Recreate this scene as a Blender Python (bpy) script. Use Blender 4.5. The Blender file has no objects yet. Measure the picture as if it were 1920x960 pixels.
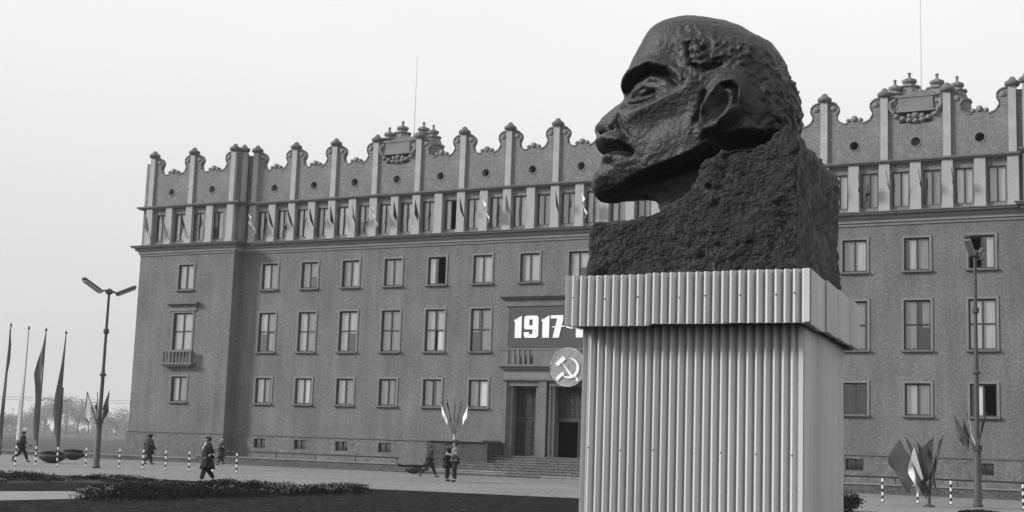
import bpy, bmesh, math, random
import numpy as np
from mathutils import Vector, Matrix, noise
random.seed(7)
S = bpy.context.scene
COL = S.collection
R = math.radians

# ------------------------------------------------------------------ camera
cam_d = bpy.data.cameras.new('camera'); cam = bpy.data.objects.new('camera', cam_d); COL.objects.link(cam)
S.camera = cam
FPX, PIT, ROL, YAW, DIST = 2576.8, R(7.948), R(1.971), R(28.218), 75.949
h = Vector((-math.sin(YAW), math.cos(YAW), 0)); r = Vector((math.cos(YAW), math.sin(YAW), 0)); u = Vector((0, 0, 1))
F = h*math.cos(PIT)+u*math.sin(PIT); U = -h*math.sin(PIT)+u*math.cos(PIT)
R2 = r*math.cos(ROL)+U*math.sin(ROL); U2 = U*math.cos(ROL)-r*math.sin(ROL)
m3 = Matrix((R2, U2, -F)).transposed()
cam.matrix_world = Matrix.Translation((0, -DIST, 1.7)) @ m3.to_4x4()
cam_d.sensor_width = 36; cam_d.lens = FPX/1920*36
cam_d.clip_start = 0.1; cam_d.clip_end = 6000
S.render.resolution_x = 1024; S.render.resolution_y = 512

# ------------------------------------------------------------------ world: overcast sky, black and white photograph
W = bpy.data.worlds.new('World'); S.world = W; W.use_nodes = True
nt = W.node_tree; nt.nodes.clear()
out = nt.nodes.new('ShaderNodeOutputWorld'); bg = nt.nodes.new('ShaderNodeBackground')
sky = nt.nodes.new('ShaderNodeTexSky'); sky.sky_type = 'NISHITA'; sky.sun_disc = False
SUN_EL, SUN_AZ = 27, -58      # azimuth measured from -Y toward -X
sky.sun_elevation = R(SUN_EL); sky.sun_rotation = R(180-SUN_AZ); sky.dust_density = 6; sky.air_density = 1.5
bw = nt.nodes.new('ShaderNodeRGBToBW')
tc = nt.nodes.new('ShaderNodeTexCoord'); sep = nt.nodes.new('ShaderNodeSeparateXYZ'); ramp = nt.nodes.new('ShaderNodeValToRGB')
nt.links.new(tc.outputs['Generated'], sep.inputs[0]); nt.links.new(sep.outputs['Z'], ramp.inputs[0])
cr = ramp.color_ramp
for i, (p, v) in enumerate([(0.0, .64), (.06, .69), (.16, .80), (.27, .91), (.34, .95), (1.0, 1.05)]):
    e = cr.elements[i] if i < 2 else cr.elements.new(p)
    e.position = p; e.color = (v/2, v/2, v/2, 1)
mul = nt.nodes.new('ShaderNodeMath'); mul.operation = 'MULTIPLY_ADD'; mul.inputs[1].default_value = 0.003
rb = nt.nodes.new('ShaderNodeMath'); rb.operation = 'MULTIPLY'; rb.inputs[1].default_value = 20
nt.links.new(sky.outputs[0], bw.inputs[0]); nt.links.new(bw.outputs[0], mul.inputs[0])
rbw = nt.nodes.new('ShaderNodeRGBToBW'); nt.links.new(ramp.outputs[0], rbw.inputs[0]); nt.links.new(rbw.outputs[0], rb.inputs[0]); nt.links.new(rb.outputs[0], mul.inputs[2])
cn = nt.nodes.new('ShaderNodeTexNoise'); cn.inputs['Scale'].default_value = 2.2; cn.inputs['Detail'].default_value = 5; cm = nt.nodes.new('ShaderNodeMapRange'); cm.inputs[1].default_value = .3; cm.inputs[2].default_value = .7; cm.inputs[3].default_value = .97; cm.inputs[4].default_value = 1.03
cx_ = nt.nodes.new('ShaderNodeMath'); cx_.operation = 'MULTIPLY'; nt.links.new(tc.outputs['Generated'], cn.inputs['Vector']); nt.links.new(cn.outputs['Fac'], cm.inputs[0]); nt.links.new(cm.outputs[0], cx_.inputs[0]); nt.links.new(mul.outputs[0], cx_.inputs[1])
nt.links.new(cx_.outputs[0], bg.inputs['Color']); bg.inputs['Strength'].default_value = 0.1
nt.links.new(bg.outputs[0], out.inputs['Surface'])

sd = bpy.data.lights.new('sun', 'SUN'); so = bpy.data.objects.new('sun', sd); COL.objects.link(so)
sd.energy = 3.9; sd.angle = R(10); sd.color = (1, 1, 1)
az = R(SUN_AZ); el = R(SUN_EL)
sdir = Vector((math.sin(az)*math.cos(el), -math.cos(az)*math.cos(el), math.sin(el)))   # toward the sun
so.rotation_euler = sdir.to_track_quat('Z', 'Y').to_euler()
S.view_settings.view_transform = 'Standard'; S.view_settings.look = 'None'; S.view_settings.exposure = 0; S.view_settings.gamma = 1

# ------------------------------------------------------------------ materials
def mat(name, v, rough=.85, var=0.0, scale=3.0, bump=0.0, bscale=40.0, metal=0.0, spec=.3, fine=0.0, fscale=60.0, stretch=None, streak=0.0, grain=0.0):
    m = bpy.data.materials.new(name); m.use_nodes = True; n = m.node_tree; b = n.nodes['Principled BSDF']
    b.inputs['Roughness'].default_value = rough; b.inputs['Metallic'].default_value = metal
    b.inputs['Specular IOR Level'].default_value = spec
    b.inputs['Base Color'].default_value = (v, v, v, 1)
    t = n.nodes.new('ShaderNodeTexCoord'); src = t.outputs['Object']
    if stretch:
        mp = n.nodes.new('ShaderNodeMapping'); mp.inputs['Scale'].default_value = stretch; n.links.new(src, mp.inputs[0]); src = mp.outputs[0]
    val = None
    if var or fine:
        a = n.nodes.new('ShaderNodeTexNoise'); a.inputs['Scale'].default_value = scale; a.inputs['Detail'].default_value = 6; n.links.new(src, a.inputs['Vector'])
        mr = n.nodes.new('ShaderNodeMapRange'); mr.inputs[1].default_value = .25; mr.inputs[2].default_value = .75
        mr.inputs[3].default_value = v*(1-var); mr.inputs[4].default_value = v*(1+var); n.links.new(a.outputs['Fac'], mr.inputs[0]); val = mr.outputs[0]
        if fine:
            c = n.nodes.new('ShaderNodeTexNoise'); c.inputs['Scale'].default_value = fscale; c.inputs['Detail'].default_value = 2; n.links.new(t.outputs['Object'], c.inputs['Vector'])
            m2 = n.nodes.new('ShaderNodeMapRange'); m2.inputs[1].default_value = .25; m2.inputs[2].default_value = .75
            m2.inputs[3].default_value = 1-fine; m2.inputs[4].default_value = 1+fine; n.links.new(c.outputs['Fac'], m2.inputs[0])
            mm = n.nodes.new('ShaderNodeMath'); mm.operation = 'MULTIPLY'; n.links.new(val, mm.inputs[0]); n.links.new(m2.outputs[0], mm.inputs[1]); val = mm.outputs[0]
        def mulnoise(val, vec, sc, amt, lo=.3, hi=.7, det=3):
            c = n.nodes.new('ShaderNodeTexNoise'); c.inputs['Scale'].default_value = sc; c.inputs['Detail'].default_value = det; n.links.new(vec, c.inputs['Vector'])
            m2 = n.nodes.new('ShaderNodeMapRange'); m2.inputs[1].default_value = lo; m2.inputs[2].default_value = hi; m2.inputs[3].default_value = 1-amt; m2.inputs[4].default_value = 1+amt; n.links.new(c.outputs['Fac'], m2.inputs[0])
            mm = n.nodes.new('ShaderNodeMath'); mm.operation = 'MULTIPLY'; n.links.new(val, mm.inputs[0]); n.links.new(m2.outputs[0], mm.inputs[1]); return mm.outputs[0]
        if streak:
            mp2 = n.nodes.new('ShaderNodeMapping'); mp2.inputs['Scale'].default_value = (1, 1, .12); n.links.new(t.outputs['Object'], mp2.inputs[0]); val = mulnoise(val, mp2.outputs[0], 1.6, streak)
        if grain: val = mulnoise(val, t.outputs['Object'], fscale*2.6, grain, .38, .62, 1)
        cc = n.nodes.new('ShaderNodeCombineColor')
        for k in range(3): n.links.new(val, cc.inputs[k])
        n.links.new(cc.outputs[0], b.inputs['Base Color'])
    if bump:
        d = n.nodes.new('ShaderNodeTexNoise'); d.inputs['Scale'].default_value = bscale; d.inputs['Detail'].default_value = 5; n.links.new(src, d.inputs['Vector'])
        bp = n.nodes.new('ShaderNodeBump'); bp.inputs['Strength'].default_value = 1.0; bp.inputs['Distance'].default_value = bump
        n.links.new(d.outputs['Fac'], bp.inputs['Height']); n.links.new(bp.outputs[0], b.inputs['Normal'])
    return m
M = dict(
 wall=mat('roughcast_render', .150, .95, .16, .35, .03, 14, fine=.28, fscale=7, streak=.12, grain=.22),
 wall2=mat('attic_render', .175, .95, .14, .5, .02, 14, fine=.2, fscale=6, streak=.10, grain=.22),
 stone=mat('pale_stone', .35, .9, .14, 1.2, .01, 10, fine=.12, fscale=12),
 trim=mat('grey_stone_trim', .19, .9, .15, 1.5, .01, 12, fine=.12, fscale=12),
 cap=mat('dark_stone_cap', .13, .9, .2, 3, .01, 10),
 dark=mat('dark_stone', .085, .9, .2, 1.5, .02, 9, fine=.25, fscale=5, grain=.35),
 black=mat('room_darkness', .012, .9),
 frame=mat('dark_painted_wood', .05, .6),
 curtA=mat('pale_curtain', .50, .9, .15, 2, stretch=(6, 6, .4)),
 curtB=mat('grey_curtain', .27, .9, .2, 2, stretch=(6, 6, .4)),
 curtW=mat('white_curtain', .8, .9, .05, 2),
 white=mat('white_paint', .85, .8), banner=mat('dark_banner_cloth', .085, .95, .08, 1, fine=.1, fscale=6),
 globe=mat('grey_emblem_board', .27, .8, .1, 3),
 door=mat('dark_door_wood', .022, .6, .2, 4),
 pave=mat('worn_asphalt', .17, .95, .16, .18, .03, 3, fine=.28, fscale=3, grain=.35),
 kerb=mat('pale_kerb_stone', .24, .9, .25, 2, .02, 8),
 lawn=mat('lawn_turf', .018, 1, spec=.02, var=.65, scale=1.4, bump=.08, bscale=5, fine=.65, fscale=3.5, grain=.8),
 field=mat('rough_field', .05, 1, .35, .05, .1, 1, fine=.35, fscale=1.2, grain=.4),
 soil=mat('dark_soil', .022, 1, .4, 2, .05, 5),
 path=mat('gravel_path', .2, 1, .15, 1, .02, 6, fine=.25, fscale=7),
 leaf=mat('dark_leaves', .016, .9, .6, 1.5, spec=.1), flower=mat('pale_blossom', .2, .8, .5, 3), hedge=mat('shrub_leaves', .03, .8, .4, 3),
 bust=mat('dark_rough_stone', .024, .52, .45, 3.5, .018, 22, spec=.36, fine=.4, fscale=25, streak=.12),
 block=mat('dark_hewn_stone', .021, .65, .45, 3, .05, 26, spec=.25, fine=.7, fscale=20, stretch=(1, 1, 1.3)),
 pale_block=mat('brightened_hewn_stone', .07, .85, .4, 3, .03, 10, spec=.25, fine=.35, fscale=18, stretch=(3, 3, .5)),  # block stone with a paler colour standing in for light on its right side
 stepm=mat('worn_step_stone', .13, .9, .2, 1.5, .02, 8, fine=.2, fscale=5, grain=.3),
 gridpaint=mat('pale_grid_paint', .5, .8), flagP=mat('pale_flag_cloth', .3, .9, .15, 3),
 portal=mat('portal_stone', .145, .9, .15, 1.5, .01, 12, fine=.15, fscale=8, grain=.15),
 flagT=mat('tall_banner_cloth', .10, .9, .15, 2), sideb=mat('side_block_stone', .06, .9, .2, 2, .02, 9, fine=.2, fscale=5, grain=.3),
 tin=mat('galvanised_sheet', .51, .5, .12, 1.2, .0, 10, streak=.10, metal=.1, spec=.4, fine=.07, fscale=60, stretch=(1, 1, .25)),
 nail=mat('nail_head', .03, .5), board=mat('dark_board', .03, .9),
 pole=mat('dark_pole_paint', .055, .6, .2, 3), lamp=mat('lamp_glass', .3, .4), flagD=mat('dark_flag_cloth', .045, .9, .15, 3), flagG=mat('grey_flag_cloth', .065, .9, .15, 2),
 flagW=mat('white_flag_cloth', .85, .9), blackp=mat('black_paint', .02, .6), bowl=mat('dark_concrete', .05, .9, .3, 4, .02, 10),
 skin=mat('skin', .22, .6), coat=mat('dark_coat_cloth', .017, .95, .2, 4), coatG=mat('grey_coat_cloth', .028, .95, .2, 6), jacket=mat('pale_jacket_cloth', .16, .95, .3, 8), shirt=mat('white_shirt', .8, .9),
 hair=mat('dark_hair', .012, .7), shoe=mat('dark_shoe', .012, .4), bark=mat('tree_bark', .06, .95), crown=mat('autumn_foliage', .17, .9, .4, .3),
 roof=mat('roof_felt', .09, .95), metalp=mat('mast_steel', .55, .5),
)
# glass: thin sheet, mostly see-through, reflecting the sky
gm = bpy.data.materials.new('window_glass'); gm.use_nodes = True; n = gm.node_tree; n.nodes.clear()
o_ = n.nodes.new('ShaderNodeOutputMaterial'); mx = n.nodes.new('ShaderNodeMixShader'); tr = n.nodes.new('ShaderNodeBsdfTransparent'); gl = n.nodes.new('ShaderNodeBsdfGlossy')
gl.inputs['Roughness'].default_value = .04; lw = n.nodes.new('ShaderNodeLayerWeight'); lw.inputs['Blend'].default_value = .35; fr = n.nodes.new('ShaderNodeMapRange'); fr.inputs[3].default_value = .07; fr.inputs[4].default_value = .6; n.links.new(lw.outputs['Facing'], fr.inputs[0])
n.links.new(fr.outputs[0], mx.inputs[0]); n.links.new(tr.outputs[0], mx.inputs[1]); n.links.new(gl.outputs[0], mx.inputs[2]); n.links.new(mx.outputs[0], o_.inputs[0])
M['glass'] = gm

# ------------------------------------------------------------------ helpers
class MB:
    def __init__(s): s.v = []; s.f = []
    def add(s, v, f):
        k = len(s.v); s.v += [tuple(p) for p in v]; s.f += [tuple(i+k for i in q) for q in f]; return s
    def box(s, x0, x1, y0, y1, z0, z1):
        v = [(x0, y0, z0), (x1, y0, z0), (x1, y1, z0), (x0, y1, z0), (x0, y0, z1), (x1, y0, z1), (x1, y1, z1), (x0, y1, z1)]
        return s.add(v, [(0, 3, 2, 1), (4, 5, 6, 7), (0, 1, 5, 4), (1, 2, 6, 5), (2, 3, 7, 6), (3, 0, 4, 7)])
    def tube(s, pts, rad, n=8, cap=True):
        pts = [Vector(p) for p in pts]; rad = rad if hasattr(rad, '__len__') else [rad]*len(pts)
        rings = []
        for i, p in enumerate(pts):
            d = (pts[min(i+1, len(pts)-1)]-pts[max(i-1, 0)]).normalized()
            a = d.orthogonal().normalized() if abs(d.z) < .99 else Vector((1, 0, 0)); a = (a-d*a.dot(d)).normalized(); b = d.cross(a)
            rings.append([p+(a*math.cos(2*math.pi*k/n)+b*math.sin(2*math.pi*k/n))*rad[i] for k in range(n)])
        v = [q for rg in rings for q in rg]; f = []
        for i in range(len(pts)-1):
            for k in range(n): f.append((i*n+k, i*n+(k+1) % n, (i+1)*n+(k+1) % n, (i+1)*n+k))
        if cap: f.append(tuple(range(n))[::-1]); f.append(tuple((len(pts)-1)*n+k for k in range(n)))
        return s.add(v, f)
    def lathe(s, c, prof, n=16, cap=True, sq=0):
        v = []; f = []
        for (rr, z) in prof:
            for k in range(n):
                a = 2*math.pi*(k+.5*sq)/n; v.append((c[0]+rr*math.cos(a), c[1]+rr*math.sin(a), c[2]+z))
        for i in range(len(prof)-1):
            for k in range(n): f.append((i*n+k, i*n+(k+1) % n, (i+1)*n+(k+1) % n, (i+1)*n+k))
        if cap: f.append(tuple(range(n))[::-1]); f.append(tuple((len(prof)-1)*n+k for k in range(n)))
        return s.add(v, f)
    def mesh(s, name, m, smooth=False):
        me = bpy.data.meshes.new(name); me.from_pydata(s.v, [], s.f); me.update()
        if m: me.materials.append(m)
        if smooth: me.polygons.foreach_set('use_smooth', [True]*len(me.polygons))
        return me
    def build(s, name, m, parent=None, smooth=False):
        return link(name, s.mesh(name, m, smooth), parent)
def link(name, me, parent=None, loc=None):
    o = bpy.data.objects.new(name, me); COL.objects.link(o)
    if parent: o.parent = parent
    if loc: o.location = loc
    return o
def tag(o, label=None, cat=None, group=None, kind=None):
    if label: o['label'] = label
    if cat: o['category'] = cat
    if group: o['group'] = group
    if kind: o['kind'] = kind
    return o
def thing(name, label, cat, loc=(0, 0, 0), rz=0, group=None):
    o = bpy.data.objects.new(name, None); COL.objects.link(o); o.location = loc; o.rotation_euler = (0, 0, rz); o.empty_display_size = .2
    return tag(o, label, cat, group)
def copy_tree(o, parent=None):
    c = o.copy(); COL.objects.link(c); c.parent = parent
    for ch in list(o.children): copy_tree(ch, c)
    return c
def sheet(name, pts, z, m, parent=None, kind='structure'):
    me = bpy.data.meshes.new(name); me.from_pydata([(x, y, z) for x, y in pts], [], [tuple(range(len(pts)))]); me.materials.append(m)
    o = link(name, me, parent)
    if kind: o['kind'] = kind
    return o
def fbm(p, o=4):
    s = 0; a = 1
    for i in range(o): s += a*noise.noise(p); p = p*2.03; a *= .5
    return s

# ------------------------------------------------------------------ ground
g = sheet('ground', [(-3000, -400), (1200, -400), (1200, 3000), (-3000, 3000)], -.02, M['field'])
# pavement between terrace wall and lawn
sheet('pavement', [(-140, -3.3), (-140, -70), (-75, -50), (-60, -43), (-45.5, -36.2), (-39.9, -33.8), (-35.4, -33.2), (-29.4, -32), (-21.2, -30.5), (10, -26.5), (60, -22), (60, -3.3)], -.012, M['pave'])
sheet('lawn', [(-140, -70), (-140, -120), (60, -120), (60, -22), (10, -26.5), (-21.2, -30.5), (-29.4, -32), (-35.4, -33.2), (-39.9, -33.8), (-45.5, -36.2), (-60, -43), (-75, -50)], -.008, M['lawn'])
sheet('path', [(-36, -60), (-31.4, -49.2), (-31.16, -47.9), (-30.6, -45.9), (-29.2, -45.6), (-27.1, -49.1), (-27.1, -51.5), (-28, -62)], .0, M['path'])
sheet('flower_bed_soil', [(-50, -42), (-43.3, -37.2), (-41.1, -36), (-37.6, -36), (-33.8, -35.9), (-32.4, -37.6), (-35.1, -38.7), (-35.9, -41), (-36.1, -45.2), (-42, -52)], -.003, M['soil'])
# pale strip of kerb stones along the lawn edge, each stone its own part
ke = thing('lawn_kerb', 'low pale kerb of flush stones between the lawn and the asphalt forecourt', 'kerb')
pl = [(-29.4, -31.75), (-21.2, -30.25), (-8, -28.5), (6, -26.8)]
i = 0
for (a, b) in zip(pl, pl[1:]):
    a = Vector((*a, 0)); b = Vector((*b, 0)); L = (b-a).length; k = int(L/1.0)
    d = (b-a)/L; nn = Vector((-d.y, d.x, 0))
    for j in range(k):
        p = a+d*(j+.02)*L/k; q = a+d*(j+.98)*L/k; zt = .02+random.random()*.015
        mb = MB(); w = .16
        v = [p-nn*w, q-nn*w, q+nn*w, p+nn*w]; mb.add([(*t.xy, -.02) for t in v]+[(*t.xy, zt) for t in v], [(4, 5, 6, 7), (0, 1, 5, 4), (1, 2, 6, 5), (2, 3, 7, 6), (3, 0, 4, 7)])
        mb.build('kerb_stone', M['kerb'], ke)

# ------------------------------------------------------------------ building
XC = -36.05; BAY = 3.4; X0 = -61.55; NB = 15
XL0, XL1 = -71.0, -62.3      # left wing
XR0, XR1 = -9.75, -1.1       # right wing
YW = -1.0
bld = thing('palace_block', 'long four storey grey rendered office palace with scrolled crenellated parapet and pale pilasters', 'building')

def wall_holes(x0, x1, z0, z1, holes, Y, depth, name='wall', m='wall', rev='trim'):
    xs = sorted({x0, x1, *[v for hh in holes for v in hh[:2]]}); zs = sorted({z0, z1, *[v for hh in holes for v in hh[2:]]})
    mb = MB()
    for a, b in zip(xs, xs[1:]):
        for c, d in zip(zs, zs[1:]):
            cx, cz = (a+b)/2, (c+d)/2
            if any(hh[0] < cx < hh[1] and hh[2] < cz < hh[3] for hh in holes): continue
            mb.add([(a, Y, c), (b, Y, c), (b, Y, d), (a, Y, d)], [(0, 1, 2, 3)])
    for (a, b, c, d) in holes:
        Y2 = Y+depth
        mb.add([(a, Y, c), (a, Y, d), (a, Y2, d), (a, Y2, c)], [(0, 1, 2, 3)]); mb.add([(b, Y, c), (b, Y2, c), (b, Y2, d), (b, Y, d)], [(0, 1, 2, 3)])
        mb.add([(a, Y, c), (a, Y2, c), (b, Y2, c), (b, Y, c)], [(0, 1, 2, 3)]); mb.add([(a, Y, d), (b, Y, d), (b, Y2, d), (a, Y2, d)], [(0, 1, 2, 3)])
    return mb.build(name, M[m], bld)

_wm = {}; wr = random.Random(21)
def window_meshes(w, hh, tall, surround):
    key = (round(w, 3), round(hh, 3), tall, surround)
    if key in _wm: return _wm[key]
    d = {}
    mb = MB(); t = .07 if w > 1 else .045; y0, y1 = (.10, .16) if w > 1 else (.05, .11)
    mb.box(-w/2, -w/2+t, y0, y1, 0, hh); mb.box(w/2-t, w/2, y0, y1, 0, hh); mb.box(-w/2+t, w/2-t, y0, y1, 0, t); mb.box(-w/2+t, w/2-t, y0, y1, hh-t*1.3, hh)
    mw = .045 if w > 1 else .022
    mb.box(-mw, mw, y0-.01 if w > 1 else y0+.02, y1+.01, t, hh-t*1.3)
    if tall:
        mb.box(-w/2+t, -.045, y0+.003, y1-.003, hh*.5, hh*.5+.06); mb.box(.045, w/2-t, y0+.003, y1-.003, hh*.5, hh*.5+.06)
    d['frame'] = mb.mesh('window_frame', M['frame'])
    d['sill'] = MB().box(-w/2-.16, w/2+.16, -.16, -.004, -.12, -.02).mesh('sill', M['cap'])
    if surround:
        mb = MB(); s = .13
        mb.box(-w/2-s, -w/2-.004, -.045, -.003, -.02, hh+s); mb.box(w/2+.004, w/2+s, -.045, -.003, -.02, hh+s); mb.box(-w/2-.004, w/2+.004, -.045, -.003, hh+.004, hh+s)
        d['surround'] = mb.mesh('surround', M['trim'])
    pw = (w-2*t-.09)/2; rows = 2 if tall else 1; ph = (hh-t*2.3-(.06 if tall else 0))/rows
    d['pane'] = MB().box(-pw/2, pw/2, 0, .008, 0, ph).mesh('pane', M['glass'])
    d['leaf'] = MB().box(0, .05, -.03, 0, 0, ph).box(pw-.05, pw, -.03, 0, 0, ph).box(.05, pw-.05, -.03, 0, 0, .05).box(.05, pw-.05, -.03, 0, ph-.05, ph).mesh('sash', M['frame'])
    d['pp'] = [((-1 if c == 0 else 1)*(.045+pw/2), t+rr*(ph+.06), ) for c in (0, 1) for rr in range(rows)]
    d['pw'] = pw
    for nm, mm in (('A', 'curtA'), ('B', 'curtB'), ('W', 'curtW')):
        n_ = 14; v = []; f = []
        for k in range(n_+1):
            x = (k/n_)*pw; y = .02*math.sin(k*1.9)+.012*math.sin(k*4.3)
            v += [(x, y, 0), (x, y, hh-.05)]
        for k in range(n_): f.append((2*k, 2*k+2, 2*k+3, 2*k+1))
        d['curtain'+nm] = MB().add(v, f).mesh('curtain', M[mm], True)
    _wm[key] = d; return d
def window(cx, Y, z0, z1, w, tall=False, surround=True, curt='AA', open_=None, sill=True):
    hh = z1-z0; d = window_meshes(w, hh, tall, surround)
    fr = link('window', d['frame'], bld, (cx, Y, z0))
    if sill: link('sill', d['sill'], fr)
    if surround: link('surround', d['surround'], fr)
    for (px, pz) in d['pp']:
        side = 0 if px < 0 else 1
        if open_ == side or (open_ == 2 and side == 1 and pz < .5) or (open_ == 3 and side == 0 and pz < .5): continue
        link('pane', d['pane'], fr, (px, .13, pz))
    for k, ch in enumerate(curt):
        if ch == '-' : continue
        x = -w/2+.07 if k == 0 else .045
        sx = wr.choice((1, 1, 1, .96, .82, .66)); o = link('curtain', d['curtain'+ch], fr, (x+(1-sx)*d['pw']*(wr.random() < .5), .165+wr.uniform(-.005, .03), 0)); o.scale = (sx, 1, 1)
        if wr.random() < .12 and hh > 1: o.scale.z = .55; o.location.z = hh*.45
    return fr

holesM = []; wins = []
rng = random.Random(3)
def curt(): return ''.join(rng.choice('AAABBB') for _ in range(2))
special = {('w2', 4): dict(open_=1, curt='W-'), ('w2', 5): dict(curt='AA', open_=None), ('w1', 0): dict(open_=2, curt='AB'), ('w1', 1): dict(curt='AB'), ('w1', 4): dict(curt='AA', open_=2), ('w1', 5): dict(curt='AB'),
           ('w0', 1): dict(curt='AW'), ('w0', 5): dict(curt='BW'), ('w2', 14): dict(open_=0, curt='-A'), ('w0', 12): dict(curt='--'), ('w0', 13): dict(curt='AB'), ('w0', 14): dict(curt='W-', open_=1), ('w1', 3): dict(curt='BB'), ('w1', 2): dict(curt='AA')}
for k in range(NB):
    c = X0+BAY*(k+.5)
    for nm, z0, z1, w, tall in (('w2', 12.07, 13.86, 1.35, False), ('w1', 7.72, 10.42, 1.42, True), ('w0', 4.18, 5.9, 1.36, False)):
        if nm != 'w2' and k in (6, 7, 8): continue
        holesM.append((c-w/2, c+w/2, z0, z1)); kw = dict(curt=curt()); kw.update(special.get((nm, k), {}))
        wins.append((c, 0, z0, z1, w, tall, True, kw))
    if k in (0, 1, 2, 3, 11, 12, 13, 14):
        holesM.append((c-.48, c+.48, 1.12, 1.74)); wins.append((c, 0, 1.12, 1.74, .96, False, False, dict(curt='--', sill=False)))
DOORS = [(XC-3.4, 1.62, 1.22, 5.52), (XC, 2.62, 1.22, 5.52), (XC+3.4, 1.62, 1.22, 5.52)]
for c, w, z0, z1 in DOORS: holesM.append((c-w/2, c+w/2, z0, z1))
wall_holes(XL1, XR0, 0, 14.8, holesM, 0, .55)
# attic windows band of the main front
holesA = []
for k in range(NB*2):
    c = X0+BAY/2*(k+.5)
    holesA.append((c-.46, c+.46, 15.62, 17.6)); kw = dict(curt=rng.choice(['AA', 'BB', 'AB', 'BB']), sill=False)
    if k == 3: kw['curt'] = 'BA'
    if k == 4: kw['curt'] = 'WW'
    if k == 9: kw['curt'] = 'A-'; kw['open_'] = 1
    if k in (24, 28): kw['curt'] = 'WA'
    wins.append((c, 0, 15.62, 17.6, .92, False, False, kw))
wall_holes(XL1, XR0, 15.35, 18.06, holesA, 0, .55, m='wall2')
# wings
def wing(x0, x1, mirror):
    hs = []
    def fx(x): return x if not mirror else x0+x1-x
    c0 = fx(-66.55) if not mirror else (x0+x1)/2
    for z0, z1, w, tall, cc in ((12.1, 13.87, 1.36, False, 'AA'), (7.75, 10.42, 1.75, True, 'AA'), (4.15, 5.9, 1.4, False, 'AB')):
        hs.append((c0-w/2, c0+w/2, z0, z1)); wins.append((c0, YW, z0, z1, w, tall, True, dict(curt=cc)))
    wall_holes(x0, x1, 0, 14.8, hs, YW, .55, m='wall')
    ha = []
    for k in range(4):
        c = x0+.95+.84+k*1.74; c = c if not mirror else c
        ha.append((c-.46, c+.46, 15.62, 17.6)); wins.append((c, YW, 15.62, 17.6, .92, False, False, dict(curt='AA' if k != 2 else 'BB', sill=False)))
    wall_holes(x0, x1, 15.35, 18.06, ha, YW, .55, m='wall2')
wing(XL0, XL1, False); wing(XR0, XR1, True)
# wing sides and body
for x in (XL1, XR0):
    for z0, z1 in ((0, 14.8), (15.35, 18.06)): MB().add([(x, YW, z0), (x, 0, z0), (x, 0, z1), (x, YW, z1)], [(0, 1, 2, 3)]).build('wing_side_wall', M['wall'], bld)
mb = MB()
mb.add([(XL0, YW, 0), (XL0, 16, 0), (XL0, 16, 18.2), (XL0, YW, 18.2)], [(0, 3, 2, 1)]); mb.add([(XR1, YW, 0), (XR1, 16, 0), (XR1, 16, 18.2), (XR1, YW, 18.2)], [(0, 1, 2, 3)])
mb.add([(XL0, 16, 0), (XR1, 16, 0), (XR1, 16, 18.2), (XL0, 16, 18.2)], [(0, 1, 2, 3)])
mb.build('outer_wall', M['wall'], bld)
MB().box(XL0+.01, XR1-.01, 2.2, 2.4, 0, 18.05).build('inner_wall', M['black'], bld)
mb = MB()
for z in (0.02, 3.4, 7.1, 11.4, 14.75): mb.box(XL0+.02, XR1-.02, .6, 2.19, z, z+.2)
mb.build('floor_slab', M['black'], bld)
MB().box(XL0+.02, XR1-.02, .5, 15.9, 18.1, 18.6).build('roof', M['roof'], bld)
for wv in wins:
    cx, Y, z0, z1, w, tall, sur, kw = wv; window(cx, Y, z0, z1, w, tall, sur, **kw)
# cornices, bands; each runs round the wings: returns list of segments
def band(z0, z1, proj, m, name, extra=0):
    mb = MB(); p = proj
    mb.box(XL0-p, XL1+p, YW-p, YW+.3, z0, z1)
    mb.box(XL1+p+.0005, XR0-p-.0005, -p, .3, z0, z1)
    mb.box(XL1-.2, XL1+p, YW+.3001, .3, z0, z1); mb.box(XR0-p, XR0+.2, YW+.3001, .3, z0, z1)
    mb.box(XR0-p, XR1+p, YW-p, YW+.3, z0, z1)
    mb.box(XL0-p, XL0+.1, YW+.3001, 16, z0, z1)
    return mb.build(name, m, bld)
band(14.62, 14.80, .06, M['trim'], 'string_course'); band(14.8, 15.0, .14, M['stone'], 'cornice'); band(15.0, 15.2, .3, M['trim'], 'cornice'); band(15.2, 15.30, .52, M['cap'], 'cornice'); band(15.30, 15.351, .58, M['cap'], 'cornice')
band(18.06, 18.14, .28, M['trim'], 'attic_cornice'); band(18.14, 18.24, .38, M['cap'], 'attic_cornice')
# plinth
mb = MB(); p = .07
pb = []
def plinth(xa, xb, Y, hs):
    xs = [xa]+[v for hh in sorted(hs) for v in hh]+[xb]
    q = MB()
    for a, b in zip(xs[::2], xs[1::2]): q.box(a, b, Y-p, Y-.004, 0, 1.95)
    for a, b in hs: q.box(a, b, Y-p, Y-.004, 0, 1.12); q.box(a, b, Y-p, Y-.004, 1.74, 1.95)
    q.build('plinth', M['wall'], bld)
plinth(XL0-p, XL1+p, YW, []); plinth(XR0-p, XR1+p, YW, [])
plinth(XL1+p+.001, -41.0, 0, [(X0+BAY*(k+.5)-.5, X0+BAY*(k+.5)+.5) for k in (0, 1, 2, 3)])
plinth(-31.1, XR0-p-.001, 0, [(X0+BAY*(k+.5)-.5, X0+BAY*(k+.5)+.5) for k in (11, 12, 13, 14)])
for a, b, Y in ((XL0-.1, XL1+.1, YW), (XL1+.11, -41.0, 0), (-31.1, XR0-.11, 0), (XR0-.1, XR1+.1, YW)): MB().box(a, b, Y-.12, Y-.006, 1.951, 2.02).build('plinth_moulding', M['cap'], bld)

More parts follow.
